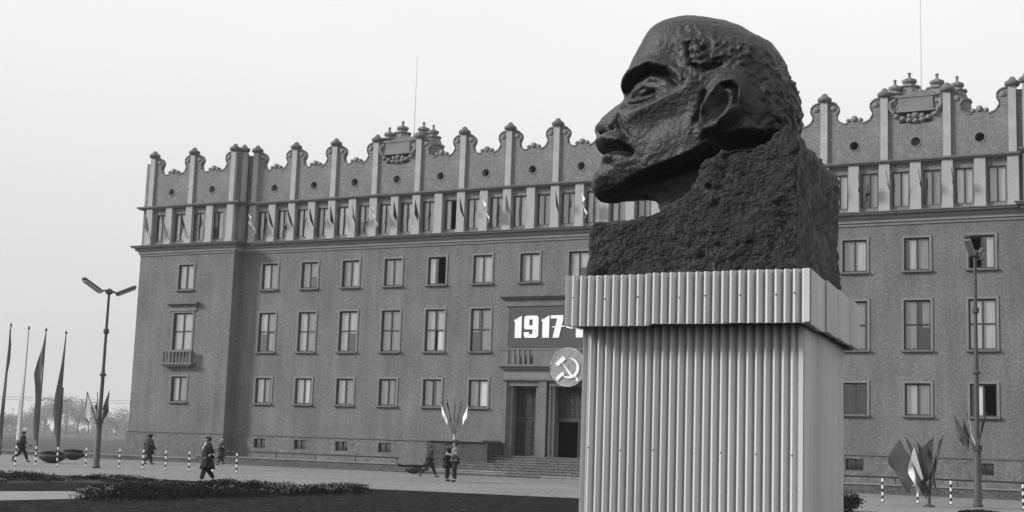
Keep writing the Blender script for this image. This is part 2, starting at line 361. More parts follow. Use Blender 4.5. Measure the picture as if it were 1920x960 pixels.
# pilasters: wide lower ones, narrow upper ones
me_wide = MB().box(-.31, .31, -.26, -.002, 15.352, 15.62).box(-.29, .29, -.23, -.002, 15.621, 18.058).mesh('pilaster', M['stone'])
me_up = MB().box(-.2, .2, -.22, .16, 18.241, 21.86).mesh('upper_pilaster', M['stone'])
capm = MB(); capm.lathe((0, -.05, 21.861), [(.24, 0), (.34, .03), (.41, .12), (.41, .22), (.34, .30), (.20, .38), (.15, .50), (.04, .56)], 12)
me_cap = capm.mesh('pilaster_cap', M['cap'], True)
def pil(x, Y, upper=True, wide=True):
    if wide: link('pilaster', me_wide, bld, (x, Y, 0))
    if upper:
        o = link('upper_pilaster', me_up, bld, (x, Y, 0)); link('pilaster_cap', me_cap, o)
for k in range(NB*2+1): pil(X0+BAY/2*k, 0, upper=(k % 2 == 0))
for (xx0, xx1) in ((XL0, XL1), (XR0, XR1)):
    a, b = xx0+.75, xx1-.45; st = (b-a)/4
    for k in range(5): pil(a+st*k, YW, upper=(k % 2 == 0))
for x, s in ((XL1, 1), (XR0, -1)):   # on the wings' flanks
    o = link('pilaster', MB().box(0, .23, -.28, .28, 15.352, 18.058).mesh('pilaster', M['trim']), bld, (x, -.52, 0)); o.scale.x = s
    o = link('upper_pilaster', MB().box(-.1, .2, -.2, .2, 18.241, 21.86).mesh('upper_pilaster', M['stone']), bld, (x, -.55, 0)); o.scale.x = s
    link('pilaster_cap', me_cap, o)

# scrolled parapet panels with an oculus
def panel_mesh(wd, full=True):
    half = [(.0, 21.72), (.3, 21.86), (.5, 21.84), (.68, 21.74), (.79, 21.58), (.82, 21.42), (.77, 21.27), (.69, 21.13), (.68, 20.98), (.73, 20.84), (.84, 20.7), (.98, 20.6), (1.14, 20.54), (1.28, 20.54)]
    crest = [(1.30, 20.60), (1.33, 20.80), (1.40, 20.84), (1.46, 20.77), (1.52, 20.80), (1.60, 20.93), (1.70, 20.97)]
    sc = (wd/2)/1.7
    left = [(a*(sc if a > 1.0 else 1), z) for a, z in half+crest]
    pts = left+[(wd-a, z) for a, z in reversed(left[:-1])]
    pts = [(0, 18.241)]+pts+[(wd, 18.241)]
    pts = pts[::-1]
    bm = bmesh.new(); y0, y1 = -.06, .3
    ov = [bm.verts.new((x, y0, z)) for x, z in pts]; oe = [bm.edges.new((ov[i], ov[(i+1) % len(ov)])) for i in range(len(ov))]
    nn = 20; cx = wd/2; cz = 19.22
    iv = [bm.verts.new((cx+.25*math.cos(2*math.pi*k/nn), y0, cz+.25*math.sin(2*math.pi*k/nn))) for k in range(nn)]
    ie = [bm.edges.new((iv[k], iv[(k+1) % nn])) for k in range(nn)]
    bmesh.ops.triangle_fill(bm, edges=oe+ie, use_beauty=True)
    ret = bmesh.ops.extrude_face_region(bm, geom=list(bm.faces))
    for g_ in ret['geom']:
        if isinstance(g_, bmesh.types.BMVert): g_.co.y = y1
    bmesh.ops.recalc_face_normals(bm, faces=bm.faces)
    me = bpy.data.meshes.new('parapet_panel'); bm.to_mesh(me); me.materials.append(M['wall2']); return me
def ring_mesh(wd):
    mb = MB(); n_ = 24; cx = wd/2; cz = 19.22
    prof = [(.25, -.058), (.25, -.085), (.32, -.085), (.34, -.062)]
    v = []; f = []
    for (rr, y) in prof:
        for k in range(n_): v.append((cx+rr*math.cos(2*math.pi*k/n_), y, cz+rr*math.sin(2*math.pi*k/n_)))
    for i in range(3):
        for k in range(n_): f.append((i*n_+k, i*n_+(k+1) % n_, (i+1)*n_+(k+1) % n_, (i+1)*n_+k))
    return mb.add(v, f).mesh('oculus_ring', M['wall2'], True)
def edge_mesh(wd):   # thin coping that follows the scroll
    half = [(.2, 21.83), (.3, 21.86), (.5, 21.84), (.68, 21.74), (.79, 21.58), (.82, 21.42), (.77, 21.27), (.69, 21.13), (.68, 20.98), (.73, 20.84), (.84, 20.7), (.98, 20.6), (1.14, 20.54), (1.28, 20.54)]
    mb = MB(); sc = (wd/2)/1.7
    for fl in (0, 1):
        P = [(a*(sc if a > 1 else 1), z) for a, z in half]; P = [(wd-a, z) for a, z in P] if fl else P
        mb.tube([(a, -.06, z) for a, z in P], .055, 6)
        mb.lathe
        mb.tube([((.5 if not fl else wd-.5), -.12, 21.5), ((.5 if not fl else wd-.5), -.05, 21.5)], [.13, .2], 10)
    cx = wd/2
    mb.tube([(cx-.35, -.08, 20.72), (cx-.35, .1, 20.72)], .13, 8); mb.tube([(cx+.35, -.08, 20.72), (cx+.35, .1, 20.72)], .13, 8); mb.tube([(cx, -.1, 20.8), (cx, .1, 20.8)], .19, 8)
    return mb.mesh('scroll_moulding', M['trim'], True)
pmeshes = {}
def panel(x, Y, wd):
    k = round(wd, 2)
    if k not in pmeshes: pmeshes[k] = (panel_mesh(wd), ring_mesh(wd), edge_mesh(wd))
    o = link('parapet_panel', pmeshes[k][0], bld, (x, Y, 0)); link('oculus_ring', pmeshes[k][1], o); link('scroll_moulding', pmeshes[k][2], o)
for k in range(NB): panel(X0+BAY*k+.0005, 0, BAY-.001)
for xx0, xx1 in ((XL0, XL1), (XR0, XR1)):
    a, b = xx0+.75, xx1-.45; st = (b-a)/2
    panel(a, YW, st-.001); panel(a+st+.001, YW, st-.002)
for b6 in ((XL1-.28, XL1+.02, YW+.05, 0, 18.241, 21.8), (XR0-.02, XR0+.28, YW+.05, 0, 18.241, 21.8), (XL0, XL0+.55, YW+.02, YW+.3, 18.241, 21.5), (XL1-.35, XL1-.29, YW-.02, YW+.3, 18.241, 21.5), (XL1+.03, X0-.21, -.04, .3, 18.241, 21.7), (X0+BAY*NB+.21, XR0-.03, -.04, .3, 18.241, 21.7)):
    MB().box(*b6).build('parapet_return', M['wall2'], bld)
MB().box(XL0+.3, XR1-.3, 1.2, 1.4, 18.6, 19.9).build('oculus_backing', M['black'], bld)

# ornate crowns with obelisk finials above two bays
def finial(x, y, ztop, parent, s=1.0):
    prof = [(.8*s, -2.6), (.72*s, -1.62), (.78*s, -1.56), (.78*s, -1.45), (.6*s, -1.4), (.46*s, -1.0), (.54*s, -.95), (.54*s, -.86), (.30*s, -.82), (.26*s, -.72), (.37*s, -.6), (.36*s, -.47), (.17*s, -.38), (.08*s, -.32), (.07*s, -.14), (.11*s, -.09), (.02, 0)]
    MB().lathe((x, y, ztop), prof, 8, sq=1).build('finial', M['trim'], parent)
def crown(c, name_label):
    o = bpy.data.objects.new('roof_crown', None); COL.objects.link(o); o.parent = bld; o.location = (c, 0, 0)
    MB().add(*(lambda P: ([(x, y, z) for y in (.32, 1.9) for x, z in P], [tuple(range(len(P)))[::-1], tuple(range(len(P), 2*len(P)))]+[(i, (i+1) % len(P), (i+1) % len(P)+len(P), i+len(P)) for i in range(len(P))]))([(-1.7, 18.65), (2.4, 18.65), (2.4, 20.9), (2.15, 21.4), (1.4, 21.7), (.9, 22.15), (.2, 22.25), (-.4, 22.15), (-1.0, 21.95), (-1.45, 21.6), (-1.7, 21.0)])).build('crown_body', M['wall2'], o)
    mb = MB(); mb.box(-.95, .95, -.16, .31, 21.05, 21.75); mb.box(-1.1, 1.1, -.2, .31, 21.751, 21.87); mb.box(-1.05, 1.05, -.18, .31, 20.93, 21.049)
    mb.build('inscription_panel', M['trim'], o)
    mb = MB()
    for a in range(7):
        t = a/6; x = -1.05+2.1*t; z = 20.72-.32*math.sin(math.pi*t); mb.lathe((x, -.08, z), [(.02, -.14), (.15, -.08), (.18, 0), (.13, .1), (.03, .15)], 7)
    for sgn in (-1, 1): mb.tube([(sgn*1.1, -.1, 21.7), (sgn*1.35, -.1, 21.5), (sgn*1.4, -.1, 21.2), (sgn*1.2, -.1, 21.0), (sgn*1.15, -.1, 20.7)], [.1, .14, .12, .14, .06], 7)
    mb.box(-.9, .9, -.06, .0, 20.3, 20.6)
    mb.build('carved_relief', M['trim'], o, True)
    for x, y, zt, s in ((-1.3, .75, 23.1, 1.05), (-.62, 1.33, 23.6, 1.15), (.83, 1.7, 23.5, 1.15), (2.05, 1.0, 23.05, 1.05), (-1.95, .9, 22.4, .7)): finial(x, y, zt, o, s)
    return o
CR = [X0+BAY*3.5, X0+BAY*13.5]
for c in CR: crown(c, '')
for c, lab, zt in ((CR[0], 'thin tall mast rising behind the left ornate roof crown', 28.2), (CR[1], 'thin tall mast rising behind the right ornate roof crown', 30.5)):
    mt = thing('roof_mast', lab, 'mast', (c-.1, 1.95, 21), 0, 'masts on the roof')
    MB().tube([(0, 0, 0), (0, 0, .9), (0, 0, 1.7), (0, 0, 1.75), (0, 0, zt-21)], [.22, .12, .06, .032, .018], 8).build('mast_pole', M['metalp'], mt)
    MB().box(-.35, .35, -.1, .1, -2.4, 0).build('mast_foot', M['trim'], mt)

# ---- wing window hood and small balcony
for cx in (-66.55, (XR0+XR1)/2):
    MB().box(cx-1.45, cx+1.45, YW-.38, YW-.003, 11.02, 11.16).box(cx-1.3, cx+1.3, YW-.2, YW-.003, 10.9, 11.019).build('window_hood', M['cap'], bld)
    MB().box(cx-1.2, cx+1.2, YW-.1, YW-.003, 10.56, 10.899).build('hood_frieze', M['trim'], bld)
    ob = MB().box(cx-1.5, cx+1.4, YW-.48, YW-.003, 6.72, 6.86).box(cx-1.35, cx+1.25, YW-.38, YW-.003, 6.6, 6.719).build('balcony', M['portal'], bld)
    MB().box(cx-1.45, cx+1.35, YW-.46, YW-.30, 7.62, 7.75).build('handrail', M['portal'], ob)
    for k in range(9):
        x = cx-1.3+k*.312
        if k in (0, 8): MB().box(x-.1, x+.1, YW-.46, YW-.30, 6.861, 7.619).build('balcony_pier', M['portal'], ob)
        else: MB().lathe((x, YW-.38, 6.861), [(.07, 0), (.07, .06), (.045, .1), (.085, .28), (.05, .55), (.075, .7), (.075, .758)], 8).build('baluster', M['trim'], ob, True)

# ---- portal
PX0, PX1 = -40.95, -31.15
MB().box(PX0-.35, PX1+.35, -.5, -.003, 11.08, 11.2).box(PX0-.28, PX1+.28, -.4, -.003, 10.98, 11.079).box(PX0-.2, PX1+.2, -.28, -.003, 10.9, 10.979).build('portal_cornice', M['cap'], bld)
MB().box(PX0, PX1, -.2, -.003, 10.5, 10.899).build('portal_frieze', M['portal'], bld)
for s, x in ((0, PX0), (1, PX1-.2)): MB().box(x, x+.2, -.12, -.003, 7.9, 10.499).build('portal_pilaster', M['portal'], bld)
# balcony parapet over the doors
ob = MB().box(PX0-.2, PX1+.2, -.75, -.003, 6.7, 6.84).box(PX0-.1, PX1+.1, -.62, -.003, 6.56, 6.699).build('balcony', M['portal'], bld)
MB().box(PX0-.15, PX1+.15, -.72, -.5, 7.72, 7.86).build('handrail', M['portal'], ob)
segs = [(XC-4.35, XC-2.6), (XC-.9, XC+.9), (XC+2.6, XC+4.35)]
prev = PX0
for a, b in segs+[(PX1, PX1)]:
    MB().box(prev, a, -.7, -.52, 6.841, 7.719).build('balcony_pier', M['portal'], ob); prev = b
for a, b in segs:
    n_ = 4
    for k in range(n_):
        x = a+(k+1)*(b-a)/(n_+1)
        MB().lathe((x, -.61, 6.841), [(.09, 0), (.09, .08), (.06, .12), (.10, .35), (.06, .65), (.09, .8), (.09, .878)], 8).build('baluster', M['trim'], ob, True)
MB().box(PX0+.1, PX1-.1, -.42, -.003, 6.0, 6.559).build('lintel_band', M['trim'], bld)
MB().box(PX0-.05, PX1+.05, -.5, -.003, 5.86, 5.999).build('lintel_moulding', M['portal'], bld)
pcs = []
for c, w, z0, z1 in DOORS:
    for sgn in (-1, 1):
        xa = c+sgn*w/2; MB().box(min(xa, xa+sgn*.22), max(xa, xa+sgn*.22), -.18, -.003, z0, z1).build('door_jamb', M['portal'], bld)
        xb = xa+sgn*.221; MB().box(min(xb, xb+sgn*.14), max(xb, xb+sgn*.14), -.28, -.003, z0, z1).build('door_jamb', M['portal'], bld)
    MB().box(c-w/2-.36, c+w/2+.36, -.3, -.003, z1+.001, z1+.335).build('door_head', M['portal'], bld)
for a in (XC-2.05, XC+2.05): MB().box(a-.27, a+.27, -.4, -.003, 1.22, 5.84).build('portal_pier', M['portal'], bld)
for a in (PX0+.1, PX1-.35): MB().box(a, a+.25, -.4, -.003, 1.22, 5.84).build('portal_pier', M['portal'], bld)
def door_leaf(x0, x1, z0, z1, nx, nz, openp=False):
    w = x1-x0
    d = MB(); d.box(x0, x0+.07, .3, .36, z0, z1); d.box(x1-.07, x1, .3, .36, z0, z1); d.box(x0+.07, x1-.07, .3, .36, z0, z0+.12); d.box(x0+.07, x1-.07, .3, .36, z1-.1, z1)
    o = d.build('door', M['frame'], bld)
    cw = (w-.14)/nx; ch = (z1-z0-.22)/nz
    me = MB().box(.02, cw-.02, -.03, .02, .02, ch-.02).add([(.1, -.05, .1), (cw-.1, -.05, .1), (cw-.1, -.05, ch-.1), (.1, -.05, ch-.1), (.06, -.031, .06), (cw-.06, -.031, .06), (cw-.06, -.031, ch-.06), (.06, -.031, ch-.06)], [(0, 1, 2, 3), (4, 5, 1, 0), (5, 6, 2, 1), (6, 7, 3, 2), (7, 4, 0, 3)]).mesh('door_panel', M['door'])
    MB().box(x0+.07, x1-.07, .345, .355, z0+.12, z1-.1).build('door_back', M['frame'], o)
    for i in range(nx):
        for j in range(nz): link('door_panel', me, o, (x0+.07+i*cw, .33, z0+.12+j*ch))
for c, w, z0, z1 in DOORS:
    if w < 2:
        door_leaf(c-w/2+.02, c-.01, z0, 3.45, 2, 4); door_leaf(c+.01, c+w/2-.02, z0, 3.45, 2, 4)
        door_leaf(c-w/2+.02, c-.01, 3.5, z1, 2, 3); door_leaf(c+.01, c+w/2-.02, 3.5, z1, 2, 3)
    else:
        door_leaf(c-w/2+.02, c-.01, 3.5, z1, 3, 3); door_leaf(c+.01, c+w/2-.02, 3.5, z1, 3, 3)
        MB().box(c-w/2, c+w/2, .28, .4, 3.4, 3.49).build('transom', M['frame'], bld)
        door_leaf(c+.1, c+w/2-.02, z0, 3.39, 3, 4)

# ---- banner with numerals
ba = thing('anniversary_banner', 'dark cloth banner with big white numerals above the entrance balcony', 'banner', (XC, -.14, 7.93))
MB().box(PX0+.25-XC, PX1-.25-XC, -.02, .02, 0, 2.52).build('banner_cloth', M['banner'], ba)
def poly(mb, pts, y0, y1, ox, oz, s=1.0):
    n_ = len(pts); v = [(ox+x*s, y0, oz+z*s) for x, z in pts]+[(ox+x*s, y1, oz+z*s) for x, z in pts]
    return mb.add(v, [tuple(range(n_)), tuple(range(2*n_-1, n_-1, -1))]+[(i, i+n_, (i+1) % n_+n_, (i+1) % n_) for i in range(n_)])
def numeral(ch, ox, oz, s, parent):
    # strokes as convex pieces, unit height 1.31 m numerals
    P = {'1': [[(.08, 0), (.52, 0), (.52, 1.31), (.08, 1.06)], [(.08, 1.0), (.08, 1.16), (0, .98)], [(.52, 1.31), (.3, 1.2), (0, .98), (.08, .94), (.3, 1.04)]],
         '-': [[(0, .58), (.42, .50), (.42, .62), (0, .74)]],
         '7': [[(0, 1.12), (.8, 1.12), (.8, 1.31), (0, 1.31)], [(.15, 0), (.55, 0), (.82, 1.12), (.42, 1.12)], [(.1, .60), (.95, .64), (.95, .70), (.1, .66)]],
         '9': [[(0, .58), (.34, .58), (.34, 1.2), (0, 1.2)], [(.56, .12), (.94, .12), (.94, 1.2), (.56, 1.2)], [(0, 1.2), (.94, 1.2), (.82, 1.31), (.12, 1.31)], [(.34, 1.08), (.56, 1.08), (.56, 1.2), (.34, 1.2)], [(.12, .5), (.56, .5), (.56, .58), (0, .58)], [(.34, .58), (.56, .58), (.56, .74), (.34, .74)], [(.12, 0), (.82, 0), (.94, .12), (0, .12)], [(0, .12), (.34, .12), (.34, .34), (0, .34)], [(.34, .12), (.56, .12), (.56, .22), (.34, .22)]],
         '6': [[(.0, .12), (.38, .12), (.38, 1.2), (.0, 1.2)], [(.58, .12), (.94, .12), (.94, .72), (.58, .72)], [(0, .12), (.12, 0), (.82, 0), (.94, .12)], [(0, 1.2), (.94, 1.2), (.82, 1.31), (.12, 1.31)], [(.38, .12), (.58, .12), (.58, .22), (.38, .22)], [(.38, .6), (.58, .6), (.58, .8), (.38, .8)], [(.58, .72), (.94, .72), (.82, .8), (.58, .8)], [(.58, .98), (.94, .98), (.94, 1.2), (.58, 1.2)], [(.38, 1.08), (.58, 1.08), (.58, 1.2), (.38, 1.2)]]}
    mb = MB()
    for k, pc in enumerate(P[ch]): poly(mb, pc[::1], -.06-.0004*k, -.021, ox, oz, s)
    return mb.build('numeral', M['white'], parent)
x = -40.35-XC
for ch, adv in (('1', .68), ('9', 1.12), ('1', .6), ('7', 1.0), ('-', .55), ('1', .68), ('9', 1.12), ('6', 1.12), ('7', 1.0)):
    numeral(ch, x, .58, 1.06, ba); x += adv*1.07
# ---- round emblem
em = thing('round_emblem', 'round globe emblem with white hammer and sickle over the central doorway', 'emblem', (XC-.15, -.85, 6.66))
em.rotation_euler = (0, 0, 0)
MB().tube([(0, .0, 0), (0, .1, 0)], 1.2, 40).build('emblem_disc', M['globe'], em)
mb = MB(); Rg = 1.17
def arc(pts, rr=.013): mb.tube([(a, -.012, b) for a, b in pts], rr, 5)
arc([(Rg*math.cos(t*math.pi/20), Rg*math.sin(t*math.pi/20)) for t in range(41)], .018)
for lon in (-75, -50, -25, 0, 25, 50, 75):      # tilted globe grid
    q = []
    for t in range(-9, 10):
        la = t*math.pi/18; xx = Rg*math.cos(la)*math.sin(R(lon)); zz = Rg*math.sin(la); ti = .35
        q.append((xx*math.cos(ti)-zz*math.sin(ti), xx*math.sin(ti)+zz*math.cos(ti)))
    arc(q)
for lat in (-60, -35, -12, 12, 35, 60):
    q = []
    for t in range(-9, 10):
        lo = t*math.pi/18; xx = Rg*math.cos(R(lat))*math.sin(lo); yy = math.cos(R(lat))*math.cos(lo); zz = Rg*(math.sin(R(lat))*math.cos(.5)-yy*math.sin(.5)); ti = .35
        rr_ = math.hypot(xx, zz); 
        if rr_ > Rg: xx *= Rg/rr_; zz *= Rg/rr_
        q.append((xx*math.cos(ti)-zz*math.sin(ti), xx*math.sin(ti)+zz*math.cos(ti)))
    arc(q)
mb.build('globe_grid', M['gridpaint'], em)
mb = MB()
poly(mb, [(-.85, .1), (-.65, -.05), (-.12, .38), (-.32, .56)], -.06, -.0, 0, .1)
poly(mb, [(-.42, .22), (-.3, .1), (.38, -.62), (.24, -.72)][::-1], -.055, 0, 0, .1)
mb.build('hammer', M['white'], em)
sk = []
for t in range(15):
    a = R(85-t*15); rr_ = .62; sk.append((.1+rr_*math.cos(a), -.05+rr_*math.sin(a)*.95, .02+.13*math.sin(math.pi*min(1, (t+.4)/15))))
v = []; f = []
for (a, b, w) in sk:
    d = Vector((a-.1, b+.05)).normalized(); v += [(a-d.x*w*.8, -.07, b-d.y*w*.8), (a+d.x*w*.5, -.07, b+d.y*w*.5)]
for i in range(14): f.append((2*i, 2*i+1, 2*i+3, 2*i+2))
mb = MB(); mb.add(v, f); poly(mb, [(-.28, -.52), (-.16, -.4), (-.62, -.78), (-.78, -.72)][::-1], -.068, 0, 0, .0); poly(mb, [(-.78, -.66), (-.64, -.84), (-.2, -.42), (-.32, -.28)], -.066, 0, 0, 0)
poly(mb, [(.5, -.55), (.62, -.62), (.78, -.82), (.66, -.86)], -.066, 0, 0, 0)
mb.build('sickle', M['white'], em)
MB().tube([(-.6, .1, .5), (-.6, .35, .5)], .03, 6).tube([(.6, .1, .5), (.6, .35, .5)], .03, 6).build('bracket', M['frame'], em)

# ------------------------------------------------------------------ stairs, side block, terrace wall
st = thing('entrance_stairs', 'broad worn stone steps rising to the entrance doors', 'stairs', (XC, 0, 0))
steps = 8
for k in range(2):
    z0 = k*.155; yb = -4.3+.42*k
    x = -10.2
    while x < 10.1:                      # bottom two courses show their stone joints
        w = 2.3+random.random()*.6; x2 = min(10.2, x+w)
        MB().box(x+.008, x2-.008, yb+.05, -.2, z0-.01, z0+.09).box(x+.006, x2-.006, yb, -.19, z0+.091, z0+.15).build('step_stone', M['kerb'] if random.random() < .25 else M['stepm'], st); x = x2
for k in range(6):
    z0 = .31+k*.152; yb = -3.3+.36*k
    MB().box(-7.9+k*.35, 7.9-k*.35, yb+.05, -.06, z0, z0+.095).box(-7.93+k*.35, 7.93-k*.35, yb, -.05, z0+.096, z0+.15).build('step', M['stepm'], st)
cb = thing('stair_side_block', 'low dark stone side block with projecting slab left of the entrance steps', 'stone block', (-42.8, -1.4, 0))
MB().box(-2.15, 2.15, -1.1, 1.3, 0, 1.98).build('block_body', M['sideb'], cb); MB().box(-2.05, 1.9, -1.25, 1.3, 1.985, 2.1).build('coping', M['cap'], cb)
tw = thing('terrace_wall', 'long low dark stone terrace wall along the foot of the building', 'wall', (0, -3.45, 0))
for a, b, hgt in ((-112, -62.4, .24), (-62.39, -46.4, .44), (-25.7, 10, .44)):
    x = a
    while x < b-.1:
        x2 = min(b, x+2.45); 
        MB().box(x+.006, x2-.006, 0, .4, -.02, hgt).build('wall_stone', M['dark'], tw); MB().box(x+.004, x2-.004, -.05, .5, hgt+.001, hgt+.08).build('coping_stone', M['trim'], tw); x = x2
sheet('terrace', [(-62.39, -3.0), (-46.3, -3.0), (-46.3, YW+1.0), (-62.3, YW+1), (-62.39, YW)], .42, M['dark'])
sheet('terrace', [(-25.7, -3.0), (10, -3.0), (10, 0), (-25.7, 0)], .42, M['dark'])
for a, b, lab in ((-62.2, -46.5, 'dark metal rail on short posts along the terrace left of the steps'), (-25.5, 9, 'dark metal rail on short posts along the terrace right of the pedestal')):
    hr = thing('terrace_railing', lab, 'railing', (a, -3.2, .45), 0, 'terrace railings')
    L = b-a
    MB().box(0, L, -.05, .05, .36, .45).build('rail', M['blackp'], hr)
    k = 0
    while k*3.1 < L: MB().box(k*3.1+.02, k*3.1+.08, -.03, .03, .07, .36).build('post', M['pole'], hr); k += 1

# ------------------------------------------------------------------ flags
def flag_parts(root, A, B, hoist, fly, m, out=(0, 0, 0), seed=0, fold=.06, pr=.018, head=False, spread=.22):
    A = Vector(A); B = Vector(B); d = (B-A).normalized(); rg = random.Random(seed)
    MB().tube([A, B], pr, 6).build('flag_pole', M['pole'], root)
    nu, nv = 10, 14; v = []; f = []; o3 = Vector(out); ph = rg.random()*6; side = d.cross(Vector((0, 0, 1)));
    side = side.normalized() if side.length > .01 else Vector((1, 0, 0))
    for i in range(nu+1):
        uu = i/nu; base = B-d*(uu*hoist+.03)
        for j in range(nv+1):
            t = j/nv
            fall = fly*t*(.92-.25*uu); outw = math.sin(min(1, t*1.2)*math.pi*.5)*(spread*fly)
            p = base+Vector((0, 0, -1))*fall*.92+o3*outw*(1-.2*uu)+side*(fold*math.sin(uu*7+t*4+ph)*t)+o3.cross(Vector((0, 0, 1)))*(fold*1.1*math.sin(uu*5+t*7+ph*2)*min(1, t*2))
            p.z = max(p.z, -50); v.append(p)
    for i in range(nu):
        for j in range(nv): a = i*(nv+1)+j; f.append((a, a+1, a+nv+2, a+nv+1))
    me = MB().add(v, f).mesh('flag_cloth', m, True); return link('flag_cloth', me, root)
# flags on the attic
protos = {}
for c_, mm in (('dark', 'flagD'), ('grey', 'flagG'), ('pale', 'flagP'), ('white', 'flagW')):
    for v_ in range(2):
        rt = thing('wall_flag', 'x', 'flag', (0, 0, 0)); flag_parts(rt, (0, 0, 0), (-.03, -.85, 1.75), .95 if c_ != 'white' else 1.15, (.85 if v_ else .6) if c_ != 'white' else 1.0, M[mm], (.0 if v_ else .3, -.25, 0) if c_ != 'white' else (.9, -.3, 0), seed=v_*3+len(c_), fold=.05 if c_ != 'white' else .09, pr=.02, spread=.22 if c_ != 'white' else .35)
        protos[(c_, v_)] = rt
white_at = {0: 1, 6: 1, 11: 1, 15: 1}
usedp = set(); order = {1: 'first', 2: 'second', 3: 'third', 4: 'fourth', 5: 'fifth', 6: 'sixth', 7: 'seventh', 8: 'eighth', 9: 'ninth', 10: 'tenth', 11: 'eleventh', 12: 'twelfth', 13: 'thirteenth', 14: 'fourteenth', 15: 'fifteenth', 16: 'sixteenth', 17: 'seventeenth', 18: 'eighteenth', 19: 'nineteenth', 20: 'twentieth'}
rf = random.Random(5)
spots = [(-69.9, YW-.25, 'w'), (-68.2, YW-.25, 'w'), (-66.45, YW-.25, 'w')]
for k in range(30):
    if k in (9, 13, 16, 17, 18, 19, 20, 21, 22, 29): continue
    spots.append((X0+1.7*k+.42, -.1, k))
rcount = 0
for i, (x, y, k) in enumerate(spots):
    colr = 'white' if k in white_at else rf.choice(['dark', 'dark', 'dark', 'grey', 'pale']); vv = rf.randint(0, 1)
    key = (colr, vv)
    if key in usedp: o = copy_tree(protos[key])
    else: o = protos[key]; usedp.add(key)
    o.location = (x, y, 15.75); o.rotation_euler = (rf.uniform(-.08, .08), rf.uniform(-.1, .1), rf.uniform(-.15, .15))
    if k == 'w': lab = '%s limp flag on the left wing attic, %s from its left corner' % (colr, order[i+1])
    elif k < 20: lab = '%s limp flag at the attic windows, %s from the left wing' % (colr, order[i-2])
    else: rcount += 1; lab = '%s limp flag at the attic windows, %s right of the bust' % (colr, order[rcount])
    tag(o, lab, 'flag', 'flags hung along the attic windows')
for key, o in protos.items():
    if key not in usedp:
        for ch in list(o.children): bpy.data.objects.remove(ch)
        bpy.data.objects.remove(o)

# fan of flags on the side block
hp = Vector((-42.86, -2.75, 2.1))
hl = thing('flag_holder', 'small metal holder for five flags on the stair side block', 'flag holder', hp); MB().lathe((0, 0, 0), [(.12, 0), (.12, .04), (.05, .06), (.04, .3), (.1, .36)], 8).build('socket', M['metalp'], hl)
for i, (tx, tz, mm, hh_, fl, lab) in enumerate(((-.98, 2.05, 'flagW', 1.0, .75, 'white flag leaning left in the fan on the stair side block'), (-.55, 2.25, 'flagD', 1.2, .4, 'narrow dark flag second from the left in the fan on the side block'), (.0, 2.4, 'flagD', 1.3, .35, 'upright dark furled flag in the middle of the fan on the side block'),
        (.5, 2.25, 'flagD', 1.4, .5, 'dark flag leaning right in the fan, between the upright and the white one'), (.98, 1.95, 'flagW', .75, .95, 'white flag leaning right at the outer end of the fan on the side block'))):
    o = thing('fan_flag', lab, 'flag', hp+Vector((0, 0, .2)), 0, 'fan of flags on the stair side block')
    flag_parts(o, (0, 0, 0), (tx, -.1, tz), hh_, fl, M[mm], (-.3 if tx > .6 else .45 if tx < -.6 else .1, -.2, 0), seed=i, fold=.05, pr=.02)

# ------------------------------------------------------------------ street lamps with flags
def lamp(loc, H, label, rz=0):
    o = thing('street_lamp', label, 'street lamp', loc, rz, 'twin arm street lamps')
    MB().tube([(0, 0, 0), (0, 0, .1), (0, 0, .12), (0, 0, 2.2), (0, 0, 2.35), (0, 0, H*.55), (0, 0, H*.56), (0, 0, H-.1), (0, 0, H)], [.20, .20, .165, .14, .105, .095, .08, .065, .065], 12).build('lamp_post', M['pole'], o, True)
    MB().lathe((0, 0, H*.78), [(.09, -.14), (.14, -.09), (.14, .09), (.09, .14)], 10).build('collar', M['pole'], o); MB().lathe((0, 0, H*.53), [(.13, -.08), (.17, -.03), (.17, .03), (.1, .08)], 10).build('collar', M['pole'], o)
    MB().lathe((0, 0, H-.05), [(.1, 0), (.19, .05), (.19, .2), (.08, .3)], 10).build('head_boss', M['pole'], o)
    for s in (-1, 1):
        MB().tube([(0, 0, H+.08), (0, s*.35, H+.12), (0, s*.62, H+.02)], .05, 8).build('arm', M['pole'], o)
        # trough shaped luminaire, rising outwards
        a = Vector((0, s*.55, H-.02)); b = Vector((0, s*1.85, H+.50)); d = (b-a)
        w = .13; up = Vector((0, 0, 1)); v = []
        for t, ww, hh_ in ((0, .10, .12), (.06, w, .15), (.94, w, .15), (1, .10, .09)):
            p = a+d*t
            v += [p+Vector((-ww, 0, 0)), p+Vector((ww, 0, 0)), p+Vector((ww*.6, 0, hh_)), p+Vector((-ww*.6, 0, hh_))]
        f = [(0, 1, 2, 3), (15, 14, 13, 12)]
        for i in range(3):
            for k in range(4): f.append((i*4+k, (i+1)*4+k, (i+1)*4+(k+1) % 4, i*4+(k+1) % 4))
        lh = MB().add(v, f).build('luminaire', M['pole'], o)
        v = [a+d*.06+Vector((-.13, 0, -.004)), a+d*.06+Vector((.13, 0, -.004)), a+d*.94+Vector((.13, 0, -.004)), a+d*.94+Vector((-.13, 0, -.004))]
        v += [q+Vector((0, 0, -.07)) for q in v]
        MB().add(v, [(4, 5, 6, 7), (0, 1, 5, 4), (1, 2, 6, 5), (2, 3, 7, 6), (3, 0, 4, 7)]).build('lamp_glass', M['lamp'], lh)
    MB().lathe((0, 0, 2.35), [(.16, -.12), (.2, -.1), (.2, .1), (.16, .12)], 10).build('flag_bracket', M['pole'], o)
    return o
L1 = (-51.32, -23.85, -.01); L2 = (-9.7, -17.47, -.01)
lamp(L1, 8.85, 'tall dark twin arm street lamp standing in front of the left wing')
lamp(L2, 10.2, 'tall twin arm street lamp at the right, seen end on before the windows')
